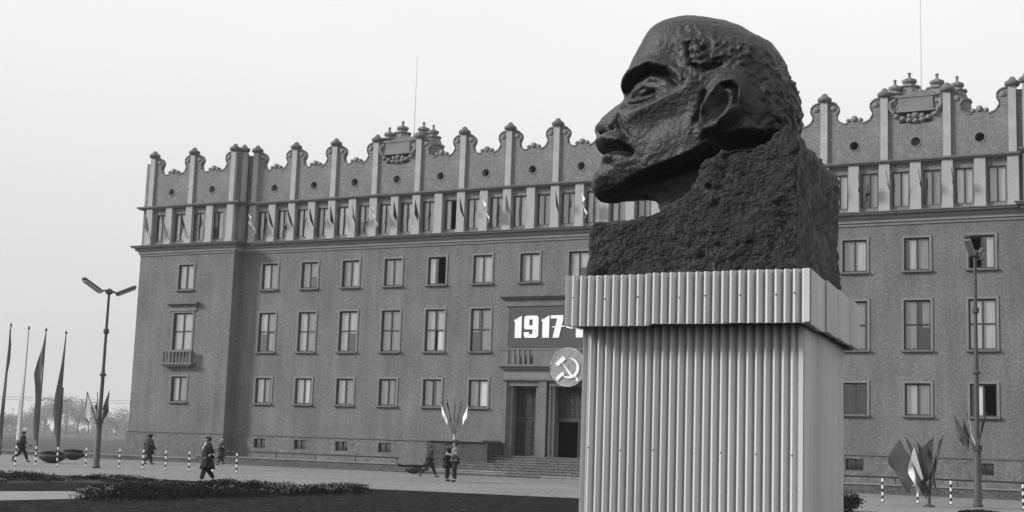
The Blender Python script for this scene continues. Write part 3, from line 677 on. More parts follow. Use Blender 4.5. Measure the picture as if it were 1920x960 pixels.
def lflags(L, specs, gname):
    for i, (tx, ty, tz, mm, hh_, fl, ox, lab) in enumerate(specs):
        o = thing('lamp_flag', lab, 'flag', (L[0], L[1]-.16, 2.3), 0, gname)
        flag_parts(o, (tx*.1, 0, 0), (tx, ty, tz), hh_, fl, M[mm], (ox, -.2, 0), seed=i+20, fold=.05, pr=.02, spread=.2 if L[0] < -30 else .5)
lflags(L1, ((-.62, -.25, 1.5, 'flagD', .75, 1.5, .1, 'dark limp flag hanging left of the left lamp post'), (-.36, -.45, 1.45, 'flagW', .6, 1.45, .1, 'pale flag between the dark flag and the left lamp post'), (-.22, .1, 1.5, 'flagD', .45, .9, .1, 'small dark flag close to the left lamp post'), (.40, .3, 1.6, 'flagD', .9, 1.3, .3, 'dark ragged flag hanging right of the left lamp post')), 'flags on the left lamp post')
lflags(L2, ((-.9, .1, 1.35, 'flagG', .9, 1.0, .2, 'grey flag spreading left of the right lamp post'), (-.3, -.4, 1.45, 'flagW', .9, .8, .3, 'narrow white flag on the right lamp post'), (.45, -.2, 1.5, 'flagG', 1.0, 1.1, -.4, 'grey flag on the right side of the right lamp post'), (-.55, .3, 1.2, 'flagD', .7, 1.1, -.1, 'dark flag behind the white one on the right lamp post')), 'flags on the right lamp post')

# bunch of large flags in front of the terrace wall
fb = thing('flag_stand', 'low stand that holds the bunch of large flags right of the pedestal', 'flag stand', (-11.0, -20.58, 0))
MB().lathe((0, 0, 0), [(.22, 0), (.22, .05), (.06, .1), (.05, .5), (.1, .55)], 10).build('stand_base', M['pole'], fb)
for i, (tx, ty, tz, mm, hh_, fl, ox, oy, lab) in enumerate(((-1.15, .1, 2.2, 'flagG', 1.6, 1.15, -.6, 0, 'big grey flag at the left of the flag bunch'), (-.95, .3, 2.3, 'flagG', 1.6, 1.2, .6, 0, 'grey flag behind the left flag of the bunch'), (-.5, -.2, 2.0, 'flagW', 1.25, 1.25, -.25, -.2, 'bright white flag in the middle of the flag bunch'),
        (-.42, -.1, 2.15, 'flagD', 1.3, 1.4, .7, 0, 'darkest flag hanging right of the white one in the bunch'), (.15, .1, 2.35, 'flagD', 1.6, 1.2, -.8, 0, 'grey flag right of the middle of the bunch'), (.55, 0, 2.4, 'flagG', 2.0, .9, -.5, 0, 'narrow grey flag at the right edge of the bunch'), (-.75, -.3, 1.7, 'flagD', 1.1, 1.25, .4, -.1, 'dark flag low behind the white one in the bunch'))):
    o = thing('bunch_flag', lab, 'flag', (-11.0, -20.6, .35), 0, 'bunch of large flags right of the pedestal')
    flag_parts(o, (0, 0, 0), (tx, ty, tz), hh_, fl, M[mm], (ox, oy, 0), seed=i+40, fold=.10, pr=.022, spread=.62)

# tall banner poles at the left
def tall_flag(base, H, m, prof, label, twist=0, lean=.9):
    o = thing('tall_flagpole', label, 'flagpole', base, 0, 'tall flagpoles at the left')
    MB().tube([(0, 0, 0), (0, 0, H)], [.06, .035], 8).build('pole', M['pole'] if m != 'flagW' else M['lamp'], o); MB().lathe((0, 0, H), [(.05, 0), (.09, .08), (.02, .25)], 8).build('pole_finial', M['pole'], o)
    v = []; f = []; nu, nv = 30, 6
    for i in range(nu+1):
        t = i/nu; k = t*(len(prof)-1); a = int(min(k, len(prof)-2)); w, off = [prof[a][q]*(1-(k-a))+prof[a+1][q]*(k-a) for q in (0, 1)]
        for j in range(nv+1):
            s = j/nv; x = -s*w+off; y = .09*math.sin(s*5+t*7+twist)*min(1, w)
            v.append((x*.52, y+x*.22, H-.2-t*(H-1.3)))
    for i in range(nu):
        for j in range(nv): a = i*(nv+1)+j; f.append((a, a+1, a+nv+2, a+nv+1))
    MB().add(v, f).build('banner', M[m], o, True)
    return o
tall_flag((-75.9, -8.0, 0), 8.9, 'flagT', [(.12, 0), (.3, .2), (.45, .22), (.3, .02), (.3, -.02), (.35, 0), (.35, .0), (.4, .05)], 'tall flagpole with a narrow dark banner at the left edge')
tall_flag((-74.9, -7.3, 0), 8.75, 'flagW', [(.12, 0), (.1, .1), (.14, 0), (.22, 0), (.3, 0), (.5, 0), (.4, -.02), (.38, -.12)], 'tall flagpole with a long white banner', 1)
tall_flag((-73.75, -6.8, 0), 8.65, 'flagT', [(.1, 0), (.42, .05), (.85, 0), (1.1, 0), (.75, 0), (.6, .02), (.75, .04), (.7, 0), (.5, 0)], 'tall flagpole with the broadest grey banner', 2)
tall_flag((-72.55, -6.1, 0), 8.5, 'flagT', [(.08, 0), (.2, 0), (.3, 0), (.5, 0), (.8, .05), (1.0, .08), (.7, .04), (.22, 0)], 'tall flagpole with a spindle shaped grey banner next to the lamp', 3)

# ------------------------------------------------------------------ striped bollards
bp = [(-54.72, -25.96, 'leftmost striped bollard, by the legs of the walking man'), (-54.51, -24.84, 'striped bollard second from the left, below the broad grey banner'), (-53.46, -24.39, 'striped bollard in front of the dark planter bowl'), (-52.46, -23.44, 'striped bollard just left of the left lamp post'),
      (-51.49, -22.06, 'striped bollard just right of the left lamp post'), (-50.03, -21.91, 'striped bollard by the man in the hat'), (-48.6, -21.8, 'striped bollard right of the man in the hat'), (-47.19, -21.65, 'striped bollard left of the man in the long black coat'), (-45.8, -21.5, 'striped bollard hidden behind the man in the long black coat'), (-44.77, -20.89, 'last striped bollard right of the man in the long black coat'),
      (-13.57, -17.21, 'first striped bollard right of the pedestal'), (-12.23, -16.69, 'striped bollard behind the bunch of flags'), (-10.97, -16.32, 'striped bollard between the flag bunch and the right lamp'), (-9.74, -16.55, 'striped bollard touching the right lamp post'), (-7.88, -18.1, 'striped bollard at the right edge of the picture')]
proto = None
for i, (x, y, lab) in enumerate(bp):
    if proto is None:
        o = thing('striped_bollard', lab, 'bollard', (x, y, -.01), 0, 'striped bollards'); proto = o
        for k in range(7): MB().lathe((0, 0, k*.14), [(.038, 0), (.038, .14)] if k < 6 else [(.038, 0), (.038, .1), (.015, .14)], 10).build('white_band' if k % 2 == 0 else 'black_band', M['white'] if k % 2 == 0 else M['blackp'], o)
        MB().lathe((0, 0, .0), [(.07, 0), (.07, .02), (.039, .03)], 10).build('foot', M['blackp'], o)
    else: o = copy_tree(proto); o.location = (x, y, -.01); o.rotation_euler = (random.uniform(-.03, .03), random.uniform(-.03, .03), 0)
    o['label'] = lab

# ------------------------------------------------------------------ planter bowls
def bowl(loc, s, label):
    o = thing('planter_bowl', label, 'planter', loc, 0, 'shallow planter bowls')
    MB().lathe((0, 0, 0), [(.3*s, 0), (.34*s, .04*s), (.62*s, .13*s), (.84*s, .27*s), (.94*s, .42*s), (.95*s, .50*s), (.88*s, .56*s), (.80*s, .54*s)], 24).build('bowl', M['bowl'], o, True)
    mb = MB(); rg = random.Random(int(loc[0]*10))
    mb.lathe((0, 0, .55*s), [(.82*s, -.02*s), (.66*s, .13*s), (.3*s, .24*s), (.01, .27*s)], 16)
    for k in range(160):
        a = rg.random()*6.28; q = rg.random()**.5*.75*s; p = Vector((q*math.cos(a), q*math.sin(a), .62*s+.12*s*(1-q))); d = Vector((rg.gauss(0, 1), rg.gauss(0, 1), 1.2)).normalized()*.12*s; e = d.orthogonal()*.4
        mb.add([p, p+d*.5+e, p+d, p+d*.5-e], [(0, 1, 2, 3)])
    f_ = mb.build('plants', M['leaf'], o); return o
bowl((-58.95, -19.5, 0), .80, 'dark planter bowl nearest the left lamp, in front of the other bowl')
bowl((-66.5, -10.5, 0), .80, 'paler planter bowl standing just behind the first one at the left')
bowl((-44.1, -5.3, 0), .62, 'dark planter bowl behind the stooping walker near the steps')
bowl((-8.2, -26.0, -.62), .95, 'dark planter bowl cut off by the lower right edge')

# ------------------------------------------------------------------ utility pole, wires, trees
up = thing('utility_pole', 'thin wooden utility pole with a curved bracket in the hazy distance', 'utility pole', (-121.7, 41.4, 0), 0)
MB().tube([(0, 0, 0), (0, 0, 6.9)], [.17, .11], 8).build('pole', M['pole'], up)
MB().tube([(.1, 0, 4.95), (-.7, 0, 5.0), (-1.3, 0, 5.4), (-2.2, -.3, 5.6), (-3.3, -.6, 5.2)], .045, 6).build('curved_bracket', M['pole'], up)
MB().tube([(-.9, 0, 5.55), (.9, 0, 5.35)], .05, 6).build('crossarm', M['pole'], up)
ow = thing('overhead_wires', 'thin overhead wires strung behind the flagpoles at the left', 'wires', (-121.7, 41.4, 0))
for k, (dz, sg) in enumerate(((5.6, .5), (5.3, .6))):
    MB().tube([(-90+180*t/24*1.0, -52+104*t/24, dz+sg*((t/12-1)**2)) for t in range(25)], .02, 4).build('wire', M['pole'], ow)
def tree(loc, H, Wd, lab, seed, leafs=1500):
    rg = random.Random(seed); o = thing('bare_tree', lab, 'tree', loc, 0, 'trees in the haze at the left')
    mb = MB(); mb.tube([(0, 0, -.5), (0, 0, H*.3), (rg.uniform(-.3, .3), 0, H*.62)], [H*.035, H*.025, H*.01], 6)
    ends = []
    for k in range(14):
        a = rg.random()*6.28; z = H*rg.uniform(.25, .6); q = Wd*.5*rg.uniform(.45, .95); e = Vector((q*math.cos(a), q*math.sin(a), z+H*rg.uniform(.12, .38)))
        mb.tube([(0, 0, z), e*.5+Vector((0, 0, z*.5+H*.03)), e], [H*.014, H*.008, H*.002], 4, False); ends.append(e)
    mb.build('trunk', M['bark'], o)
    mb = MB()
    for k in range(leafs):
        e = rg.choice(ends+[Vector((0, 0, H*.75))]); p = e+Vector((rg.gauss(0, 1)*Wd*.13, rg.gauss(0, 1)*Wd*.13, rg.gauss(0, 1)*H*.10))
        if p.z < H*.12: p.z = H*.2
        s = rg.uniform(.3, .8); d = Vector((rg.gauss(0, 1), rg.gauss(0, 1), rg.gauss(0, 1))).normalized(); e2 = d.orthogonal().normalized()*s*.5
        mb.add([p-d*s, p+e2, p+d*s, p-e2], [(0, 1, 2, 3)])
    mb.build('crown', M['crown'], o)
TD = [(40, 6, 9, 'low hazy tree at the left edge between the first flagpoles'), (62, 9, 9, 'small hazy tree between the white and the broad banner'), (84, 14, 12, 'hazy tree left of the spindle shaped banner'), (103, 15, 10, 'hazy tree directly behind the spindle shaped banner'), (124, 17, 13, 'tallest hazy round tree left of the utility pole'), (146, 15, 11, 'hazy tree behind the utility pole'), (166, 13, 10, 'hazy tree just left of the lamp post'),
      (200, 8, 9, 'low hazy tree just right of the lamp post'), (218, 10, 10, 'hazy tree between lamp post and building'), (236, 13, 11, 'hazy tree touching the corner of the building'), (5, 8, 10, 'hazy tree at the far left edge')]
def pix_dir(px, py): return F+R2*(px-960)/FPX-U2*(py-480)/FPX
for i, (px, hh_, wd, lab) in enumerate(TD):
    d = pix_dir(px, 800); dd = 1000+(i*61 % 150); p = Vector((0, -DIST, 0))+Vector((d.x, d.y, 0)).normalized()*dd
    tree((p.x, p.y, 0), hh_*1.65, wd*2.2, lab, i)
# far hedge belt, a mass nobody could count
mb = MB(); rg = random.Random(9)
for k in range(9000):
    px = rg.uniform(-60, 300); d = pix_dir(px, 800); p = Vector((0, -DIST, 0))+Vector((d.x, d.y, 0)).normalized()*rg.uniform(1180, 1260); p.z = abs(rg.gauss(0, 1))*3.4*(1+.5*math.sin(px*.11)+.3*math.sin(px*.37)); s = rg.uniform(.7, 1.5)
    dd = Vector((rg.gauss(0, 1), rg.gauss(0, 1), rg.gauss(0, 1))).normalized(); e2 = dd.orthogonal().normalized()*s*.5; mb.add([p-dd*s, p+e2, p+dd*s, p-e2], [(0, 1, 2, 3)])
tag(mb.build('distant_scrub', M['crown'], None), 'pale hazy belt of scrub along the horizon', 'scrub', kind='stuff')

# ------------------------------------------------------------------ flower bed plants
def inpoly(x, y, P):
    c = False; j = len(P)-1
    for i in range(len(P)):
        if (P[i][1] > y) != (P[j][1] > y) and x < (P[j][0]-P[i][0])*(y-P[i][1])/(P[j][1]-P[i][1])+P[i][0]: c = not c
        j = i
    return c
bedA = [(-50, -42), (-43.3, -37.6), (-41.1, -36.3), (-37.6, -36.2), (-33.9, -36.1), (-32.4, -37.6), (-35.1, -38.7), (-35.9, -41), (-36.1, -45.2), (-42, -52)]
bedB = [(-26.6, -49.6), (-29.4, -46.2), (-31.9, -41.8), (-33.2, -37.2), (-30.8, -34.9), (-28.4, -34.0), (-26.4, -36.4), (-26.1, -40.8), (-25.7, -44), (-25.5, -48.6)]
leaf = MB(); flo = MB(); rg = random.Random(11)
for P, N, hgt in ((bedA, 900, .17), (bedB, 1000, .22)):
    xs = [p[0] for p in P]; ys = [p[1] for p in P]; k = 0
    while k < N:
        x = rg.uniform(min(xs), max(xs)); y = rg.uniform(min(ys), max(ys))
        if not inpoly(x, y, P): continue
        nz_ = noise.noise(Vector((x*.5, y*.5, 3)))
        if nz_ < -.08: k += 1; continue
        k += 1; H = hgt*(.55+.6*rg.random()+.5*nz_)
        for q in range(30):
            a = rg.random()*6.28; rr_ = rg.random()*.22; p = Vector((x+rr_*math.cos(a), y+rr_*math.sin(a), rg.random()*H)); d = Vector((math.cos(a)*.8+rg.gauss(0, .4), math.sin(a)*.8+rg.gauss(0, .4), rg.uniform(.1, 1.2))).normalized()*rg.uniform(.05, .11); e = d.orthogonal().normalized()*.018
            e = Matrix.Rotation(rg.random()*3.1, 3, d) @ e
            leaf.add([p, p+d*.5+e, p+d, p+d*.5-e], [(0, 1, 2, 3)])
        if noise.noise(Vector((x*.35, y*.35, 9))) > .12 and rg.random() < .5:
            for q in range(4):
                p = Vector((x+rg.gauss(0, .1), y+rg.gauss(0, .1), H*rg.uniform(.7, 1.1))); s = .035
                flo.add([p+Vector((s, 0, 0)), p+Vector((0, s, .01)), p+Vector((-s, 0, 0)), p+Vector((0, -s, .01)), p+Vector((0, 0, .05))], [(0, 1, 4), (1, 2, 4), (2, 3, 4), (3, 0, 4)])
tag(leaf.build('flower_bed_plants', M['leaf']), 'dark leafy bedding plants in a ragged band across the lawn', 'plants', kind='stuff')
tag(flo.build('blossoms', M['flower']), 'small pale blossoms scattered among the bedding plants', 'flowers', kind='stuff')
def shrub(loc, w, H, lab, seed):
    o = thing('shrub', lab, 'shrub', loc); rg = random.Random(seed); mb = MB(); tw_ = MB()
    for k in range(28):
        a = rg.random()*6.28; e = Vector((math.cos(a)*w*rg.uniform(.3, 1), math.sin(a)*w*rg.uniform(.3, 1), H*rg.uniform(.4, 1))); tw_.tube([(0, 0, 0), e*.6, e], [.02, .012, .004], 4, False)
        for q in range(45):
            t = rg.uniform(.3, 1); p = e*t+Vector((rg.gauss(0, .07), rg.gauss(0, .07), rg.gauss(0, .07))); d = Vector((rg.gauss(0, 1), rg.gauss(0, 1), rg.gauss(.6, 1))).normalized()*.09; e2 = d.orthogonal()*.3; mb.add([p, p+d*.5+e2, p+d, p+d*.5-e2], [(0, 1, 2, 3)])
    mb.build('foliage', M['hedge'], o); tw_.build('stem', M['bark'], o)
shrub((-11.75, -30.2, 0), .5, .62, 'small dark spiky shrub at the right foot of the pedestal', 4)

# ------------------------------------------------------------------ people
def skinned(name, chains, parent, m, sub=1):
    bm = bmesh.new(); sl = bm.verts.layers.skin.verify(); vs = {}; first = None
    for ch in chains:
        prev = None
        for (p, rr_) in ch:
            key = tuple(round(c, 4) for c in p)
            if key not in vs:
                v = bm.verts.new(p); v[sl].radius = rr_ if isinstance(rr_, tuple) else (rr_, rr_); vs[key] = v
                if first is None: first = v; v[sl].use_root = True
            v = vs[key]
            if prev is not None and prev is not v and not bm.edges.get((prev, v)): bm.edges.new((prev, v))
            prev = v
    me = bpy.data.meshes.new(name); bm.to_mesh(me); bm.free(); me.materials.append(m)
    o = link(name, me, parent); s = o.modifiers.new('skin', 'SKIN'); s.use_smooth_shade = True
    if sub: q = o.modifiers.new('subdivision', 'SUBSURF'); q.levels = sub; q.render_levels = sub
    return o
def person(loc, yaw, H, label, coat_m, hem, trousers_m, stride=.0, arms='down', hat=None, bulk=1.2, hair_m='hair', lean=0, headyaw=0, shirt=False, swing=0, scarf=False, belly=1.0):
    o = thing('person', label, 'person', loc, yaw); k = H/1.75; o.scale = (k*bulk, k*bulk, k)
    s = stride
    LA = {}
    def leg(sd, fwd):
        hip = (0, sd*.095, .93)
        if fwd > 0: return [hip, (fwd*.32, sd*.1, .50), (fwd*.5, sd*.1, .09), (fwd*.5+.17, sd*.12, .045)]
        if fwd < 0: return [hip, (fwd*.12, sd*.1, .50), (fwd*.62, sd*.1, .14), (fwd*.62+.13, sd*.12, .04)]
        return [hip, (.02, sd*.105, .5), (0, sd*.11, .08), (.16, sd*.14, .035)]
    legs = [leg(1, s), leg(-1, -s)]
    lx = lean
    pel = (0, 0, .96); ch = (lx*.6, 0, 1.3); nk = (lx, 0, 1.49); hb = (lx*1.2+.01, 0, 1.565); hc = (lx*1.25+.02, 0, 1.655); ht = (lx*1.25+.005, 0, 1.695)
    def arm(sd, kind, sw):
        sh = (lx*.9, sd*.185, 1.42)
        if kind == 'pocket': return [sh, (lx-.10, sd*.26, 1.15), (lx+.08, sd*.2, .97), (lx+.13, sd*.17, .93)]
        if kind == 'chest': return [sh, (lx-.02, sd*.25, 1.14), (lx+.22, sd*.12, 1.18), (lx+.28, sd*.05, 1.2)]
        return [sh, (lx-.03+sw*.15, sd*.25, 1.14), (lx+.05+sw*.38, sd*.26, .92), (lx+.07+sw*.42, sd*.26, .86)]
    A = [arm(1, arms, -swing), arm(-1, arms, swing)]
    body = [[(pel, (.13, .15)), (ch, (.15, .12)), (nk, .055), (hb, .06), (hc, (.085, .098)), (ht, (.05, .06))]]
    fc = Vector((math.cos(headyaw), math.sin(headyaw), 0)); sdv = Vector((-fc.y, fc.x, 0)); hcv = Vector(hc)
    body.append([(hc, .085), (tuple(hcv+fc*.105+Vector((0, 0, -.01))), .016)])          # nose
    body.append([(hb, .06), (tuple(Vector(hb)+fc*.075+Vector((0, 0, .02))), .03)])      # chin
    for sd in (1, -1): body.append([(hc, .085), (tuple(hcv+sdv*sd*.098), .018)])
    for L in legs: body.append([(pel, .14), (L[0], .085), (L[1], .055), (L[2], .038), (L[3], .03)])
    for a in A:
        body.append([(ch, .15), (a[0], .06), (a[1], .045), (a[2], .03), (a[3], .026)])
        d = (Vector(a[3])-Vector(a[2])).normalized(); pr = d.cross(Vector((0, 1, 0))).normalized()
        for q in range(4):
            off = pr*(q-1.5)*.017; b = Vector(a[3])+off; body.append([(a[3], .026), (tuple(b+d*.045), .0085), (tuple(b+d*(.085-.008*abs(q-1.4))+Vector((0, -.012*math.copysign(1, a[3][1]), 0))), .007)])
        body.append([(a[3], .026), (tuple(Vector(a[3])+pr*.035+d*.02), .009), (tuple(Vector(a[3])+pr*.045+d*.05), .008)])
    skinned('body', body, o, M['skin'])
    # trousers
    skinned('trousers', [[((0, 0, .98), (.15, .17)), (L[0], .115), (L[1], .09), (tuple(Vector(L[2])+Vector((-.005, 0, .03))), .075)] for L in legs], o, M[trousers_m])
    for L in legs: skinned('shoe', [[(tuple(Vector(L[2])+Vector((-.05, 0, -.045))), .045), (tuple(Vector(L[2])+Vector((.03, 0, -.035))), .05), (L[3], (.045, .032))]], o, M['shoe'])
    # coat: lofted, with sleeves
    mb = MB(); n_ = 20; rings = []
    prof = [(1.515, .075, .075, lx), (1.48, .10, .13, lx), (1.44, .125, .20, lx*.95), (1.36, .145, .225, lx*.8), (1.2, .15, .215, lx*.45), (1.05, .155*belly, .20, lx*.2), (.9, .165, .215, 0), (hem+.15 if hem < .7 else hem+.04, .18+s*.10, .225, -.0), (hem, .19+s*.16, .235, 0), (hem+.005, .17+s*.14, .215, 0)]
    v = []; f = []
    for z, rx, ry, cx in prof:
        for q in range(n_):
            a = 2*math.pi*q/n_; wob = 1+.03*math.sin(q*3+z*9)*(1 if z < 1.1 else .3); v.append((cx+rx*wob*math.cos(a), ry*wob*math.sin(a), z))
    for i in range(len(prof)-1):
        for q in range(n_): f.append((i*n_+q, i*n_+(q+1) % n_, (i+1)*n_+(q+1) % n_, (i+1)*n_+q))
    mb.add(v, [x_[::-1] for x_ in f])
    for a in A:
        P = [Vector(a[0])+Vector((0, -.04*math.copysign(1, a[0][1]), .02)), Vector(a[0])+Vector((0, 0, -.05)), Vector(a[1]), Vector(a[2])]
        mb.tube(P, [.075, .085, .068, .055], 10)
    # collar with lapels
    mb.tube([(lx*1.0+.085*math.cos(t), .085*math.sin(t), 1.50+.02*math.cos(t+3.14)) for t in [R(30+20*q) for q in range(16)]], .026, 6)
    mb.build('coat', M[coat_m], o, True)
    if shirt:
        vv = [(lx+.02, -.05, 1.54), (lx+.02, .05, 1.54), (lx+.165, .0, 1.22), (lx+.125, -.065, 1.44), (lx+.125, .065, 1.44)]
        sv = []
        for p in vv: sv.append(Vector(p)+Vector((.02, 0, 0)))
        q_ = MB().add(sv+[p-Vector((.03, 0, 0)) for p in sv], [(0, 3, 2, 4, 1), (5, 6, 9, 7, 8), (0, 5, 8, 3), (3, 8, 7, 2), (2, 7, 9, 4), (4, 9, 6, 1), (1, 6, 5, 0)]); ob_ = q_.build('shirt', M['shirt'], o)
        MB().tube([(lx+.142, 0, 1.5), (lx+.172, 0, 1.42), (lx+.19, 0, 1.27)], [.02, .018, .012], 6).build('tie', M['coat'], o)
    # hair / hat / scarf
    hx, hy, hz = hcv
    mb = MB(); v = []; f = []; nn = 16
    ringz = [(-.06, .085), (-.01, .107), (.04, .108), (.08, .09), (.105, .05), (.112, .005)]
    for dz, rr_ in ringz:
        for q in range(nn):
            a = 2*math.pi*q/nn; p = fc*(math.cos(a)*rr_*1.05)+sdv*(math.sin(a)*rr_*.9); back = -.018
            zz = dz+(.075 if (dz < .03 and math.cos(a) > .35) else (.02 if dz < 0 and math.cos(a) > 0 else 0))
            v.append((hx+p.x+fc.x*back, hy+p.y+fc.y*back, hz+zz+.004*math.sin(q*5+dz*90)))
    for i in range(len(ringz)-1):
        for q in range(nn): f.append((i*nn+q, i*nn+(q+1) % nn, (i+1)*nn+(q+1) % nn, (i+1)*nn+q))
    f.append(tuple((len(ringz)-1)*nn+q for q in range(nn)))
    mb.add(v, f); mb.build('headscarf' if scarf else 'hair', M['lamp'] if scarf else M[hair_m], o, True)
    if hat == 'brim':
        MB().lathe((hx, hy, hz+.03), [(.11, .0), (.165, .01), (.165, .02), (.112, .025), (.108, .1), (.09, .125), (.02, .115)], 16).build('hat', M['coat'], o, True)
    if hat == 'cap':
        MB().lathe((hx, hy, hz+.035), [(.11, .0), (.13, .04), (.12, .075), (.05, .095), (.01, .095)], 14).add([tuple(hcv+fc*.1+sdv*.06+Vector((0, 0, .05))), tuple(hcv+fc*.17+Vector((0, 0, .035))), tuple(hcv+fc*.1-sdv*.06+Vector((0, 0, .05))), tuple(hcv+fc*.1+Vector((0, 0, .062)))], [(0, 1, 3), (1, 2, 3), (0, 2, 1)]).build('cap', M['coat'], o, True)
    return o
person((-60.46, -20.36, 0), R(47), 1.68, 'man in a dark jacket striding right at the far left', 'coat', .82, 'coat', stride=.62, swing=.9, lean=.05)
person((-57.41, -13.5, 0), R(70), 1.74, 'man in a dark hat and grey coat walking away by the bollards', 'coatG', .62, 'coatG', stride=.4, arms='down', hat='brim', headyaw=.7, belly=1.15, swing=.3, bulk=1.4)
person((-35.0, -34.64, .0), R(238), 1.72, 'man in a long black coat and white shirt walking left on the lawn edge', 'coat', .52, 'coat', stride=.42, arms='pocket', shirt=True, headyaw=-.1, lean=.02)
person((-57.4, -6.95, 0), R(240), 1.62, 'woman with a pale headscarf and grey coat walking behind the man in black', 'coatG', .5, 'coatG', stride=.35, arms='chest', scarf=True)
person((-39.2, -11.6, 0), R(32), 1.66, 'stooping walker in a dark coat passing the planter near the steps', 'coatG', .62, 'coatG', stride=.7, arms='down', swing=.3, lean=.08, hair_m='hair')
person((-34.45, -17.65, 0), R(25), 1.86, 'man in a long dark coat facing the man in a pale jacket', 'coat', .62, 'coat', arms='chest', hat='cap')
person((-33.85, -17.95, 0), R(215), 1.9, 'man in a pale jacket and dark trousers standing before the entrance steps', 'jacket', .9, 'coat', arms='chest', headyaw=-.2)

# ------------------------------------------------------------------ pedestal of corrugated sheet
ped = thing('corrugated_pedestal', 'large box pedestal clad in pale corrugated metal sheet with a wider cap', 'pedestal', (0, 0, 0))
def corrugated(P0, P1, z0, z1, nrm, parent, ph=0., pitch=.083, amp=.034, ph0=0.0):
    P0 = Vector(P0); P1 = Vector(P1); L = (P1-P0).length; d = (P1-P0)/L; n_ = int(L/pitch*20); v = []; f = []
    N = Vector(nrm).normalized()
    for k in range(n_+1):
        s = k/n_*L; t_ = ((s+ph0)/pitch+.0) % 1.0; a = .015*math.cos(2*math.pi*t_)-.046*math.exp(-((t_-.5)/.155)**2); zz = .003*math.sin(s*3+z0); bk = .006*math.sin(s*2.1+z0*3)+.004*math.sin(s*5.3+1)
        p = P0+d*s+N*(a+bk)
        for z in (z0+zz, z0+(z1-z0)*.5, z1+zz*.5): v.append((p.x, p.y, z))
        for z in (z0+zz, z0+(z1-z0)*.5, z1+zz*.5): v.append((p.x-N.x*.003, p.y-N.y*.003, z))
    for k in range(n_):
        a = k*6; b = a+6
        f += [(a, b, b+1, a+1), (a+1, b+1, b+2, a+2), (b+3, a+3, a+4, b+4), (b+4, a+4, a+5, b+5), (a, a+3, b+3, b), (a+2, b+2, b+5, a+5)]
    f += [(0, 1, 4, 3), (1, 2, 5, 4)]; e = n_*6; f += [(e, e+3, e+4, e+1), (e+1, e+4, e+5, e+2)]
    me = MB().add(v, f).mesh('corrugated_sheet', M['tin'], True); me.set_sharp_from_angle(angle=R(80))
    return link('corrugated_sheet', me, parent)
def clad(Q, z0, z1, splits, nailz, lift=.0):
    # Q: four plan corners front-left, front-right, back-right, back-left
    for i in range(4):
        A = Vector((*Q[i], 0)); B = Vector((*Q[(i+1) % 4], 0)); d = (B-A).normalized(); N = Vector((d.y, -d.x, 0)); L = (B-A).length
        cuts = [0]+[c for c in splits if c < L-.3]+[L]
        for j, (a, b) in enumerate(zip(cuts, cuts[1:])):
            dz = (.0 if j else -.012)
            corrugated(A+d*(a-.02 if a else 0)+N*(.004*(j % 2)), A+d*b+N*(.004*(j % 2)), z0+dz, z1+dz*.5, N, ped, ph0=a-.02 if a else 0)
        for zz in (nailz if i == 0 else []):
            x = .12
            while x < L-.05:
                p = A+d*(round(x/.083)*.083)+N*.015
                mbn = MB(); a_ = Vector((p.x, p.y, zz+.01*math.sin(x*9))); mbn.tube([a_-N*.004, a_+N*.008], .008, 8); mbn.build('nail', M['nail'], ped); x += .27+.08*math.sin(x*5)
CZ0, CZ1 = 2.881, 3.359
capQ = [(-5.73, -64.14), (-3.365, -64.14), (-3.69, -61.1), (-6.05, -61.1)]
bodQ = [(-5.66, -63.86), (-3.50, -63.86), (-3.80, -61.35), (-5.96, -61.35)]
clad(capQ, CZ0, CZ1, [.86, 1.62, 2.45], [3.13])
clad(bodQ, 0, 2.9, [.80, 1.55, 2.35], [.45, 1.72])
def prism(mb, Q, z0, z1, ins=.0):
    c = Vector((sum(q[0] for q in Q)/4, sum(q[1] for q in Q)/4)); P = [Vector(q)+(c-Vector(q)).normalized()*ins for q in Q]
    return mb.add([(p.x, p.y, z0) for p in P]+[(p.x, p.y, z1) for p in P], [(3, 2, 1, 0), (4, 5, 6, 7), (0, 1, 5, 4), (1, 2, 6, 5), (2, 3, 7, 6), (3, 0, 4, 7)])
prism(MB(), capQ, CZ0+.03, CZ0+.06, .10).build('soffit_board', M['board'], ped)
prism(MB(), capQ, CZ1-.05, CZ1-.02, .10).build('top_board', M['board'], ped)
prism(MB(), bodQ, 0, 2.88, .15).build('core', M['board'], ped)
for Q, z0, z1 in ((capQ, CZ0, CZ1), (bodQ, 0, 2.88)):
    for i in (1, 2): x, y = Q[i]; MB().box(x-.03, x+.012, y-.02 if i == 1 else y-.02, y+.03, z0+.003, z1-.003).build('corner_strip', M['tin'], ped)

# ------------------------------------------------------------------ bust: hewn block and profile head
bust = thing('monumental_bust', 'huge dark rough stone head of a bald bearded man in profile on the pedestal', 'sculpture', (-4.6, -62.8, 3.36))
BX, BY, BZ = -4.6, -62.8, 3.36
def evaluated(o):
    dg = bpy.context.evaluated_depsgraph_get(); ev = o.evaluated_get(dg); me = bpy.data.meshes.new_from_object(ev); return me
def arr(me):
    c = np.empty(len(me.vertices)*3); me.vertices.foreach_get('co', c); nn = np.empty(len(me.vertices)*3); me.vertices.foreach_get('normal', nn); return c.reshape(-1, 3), nn.reshape(-1, 3)
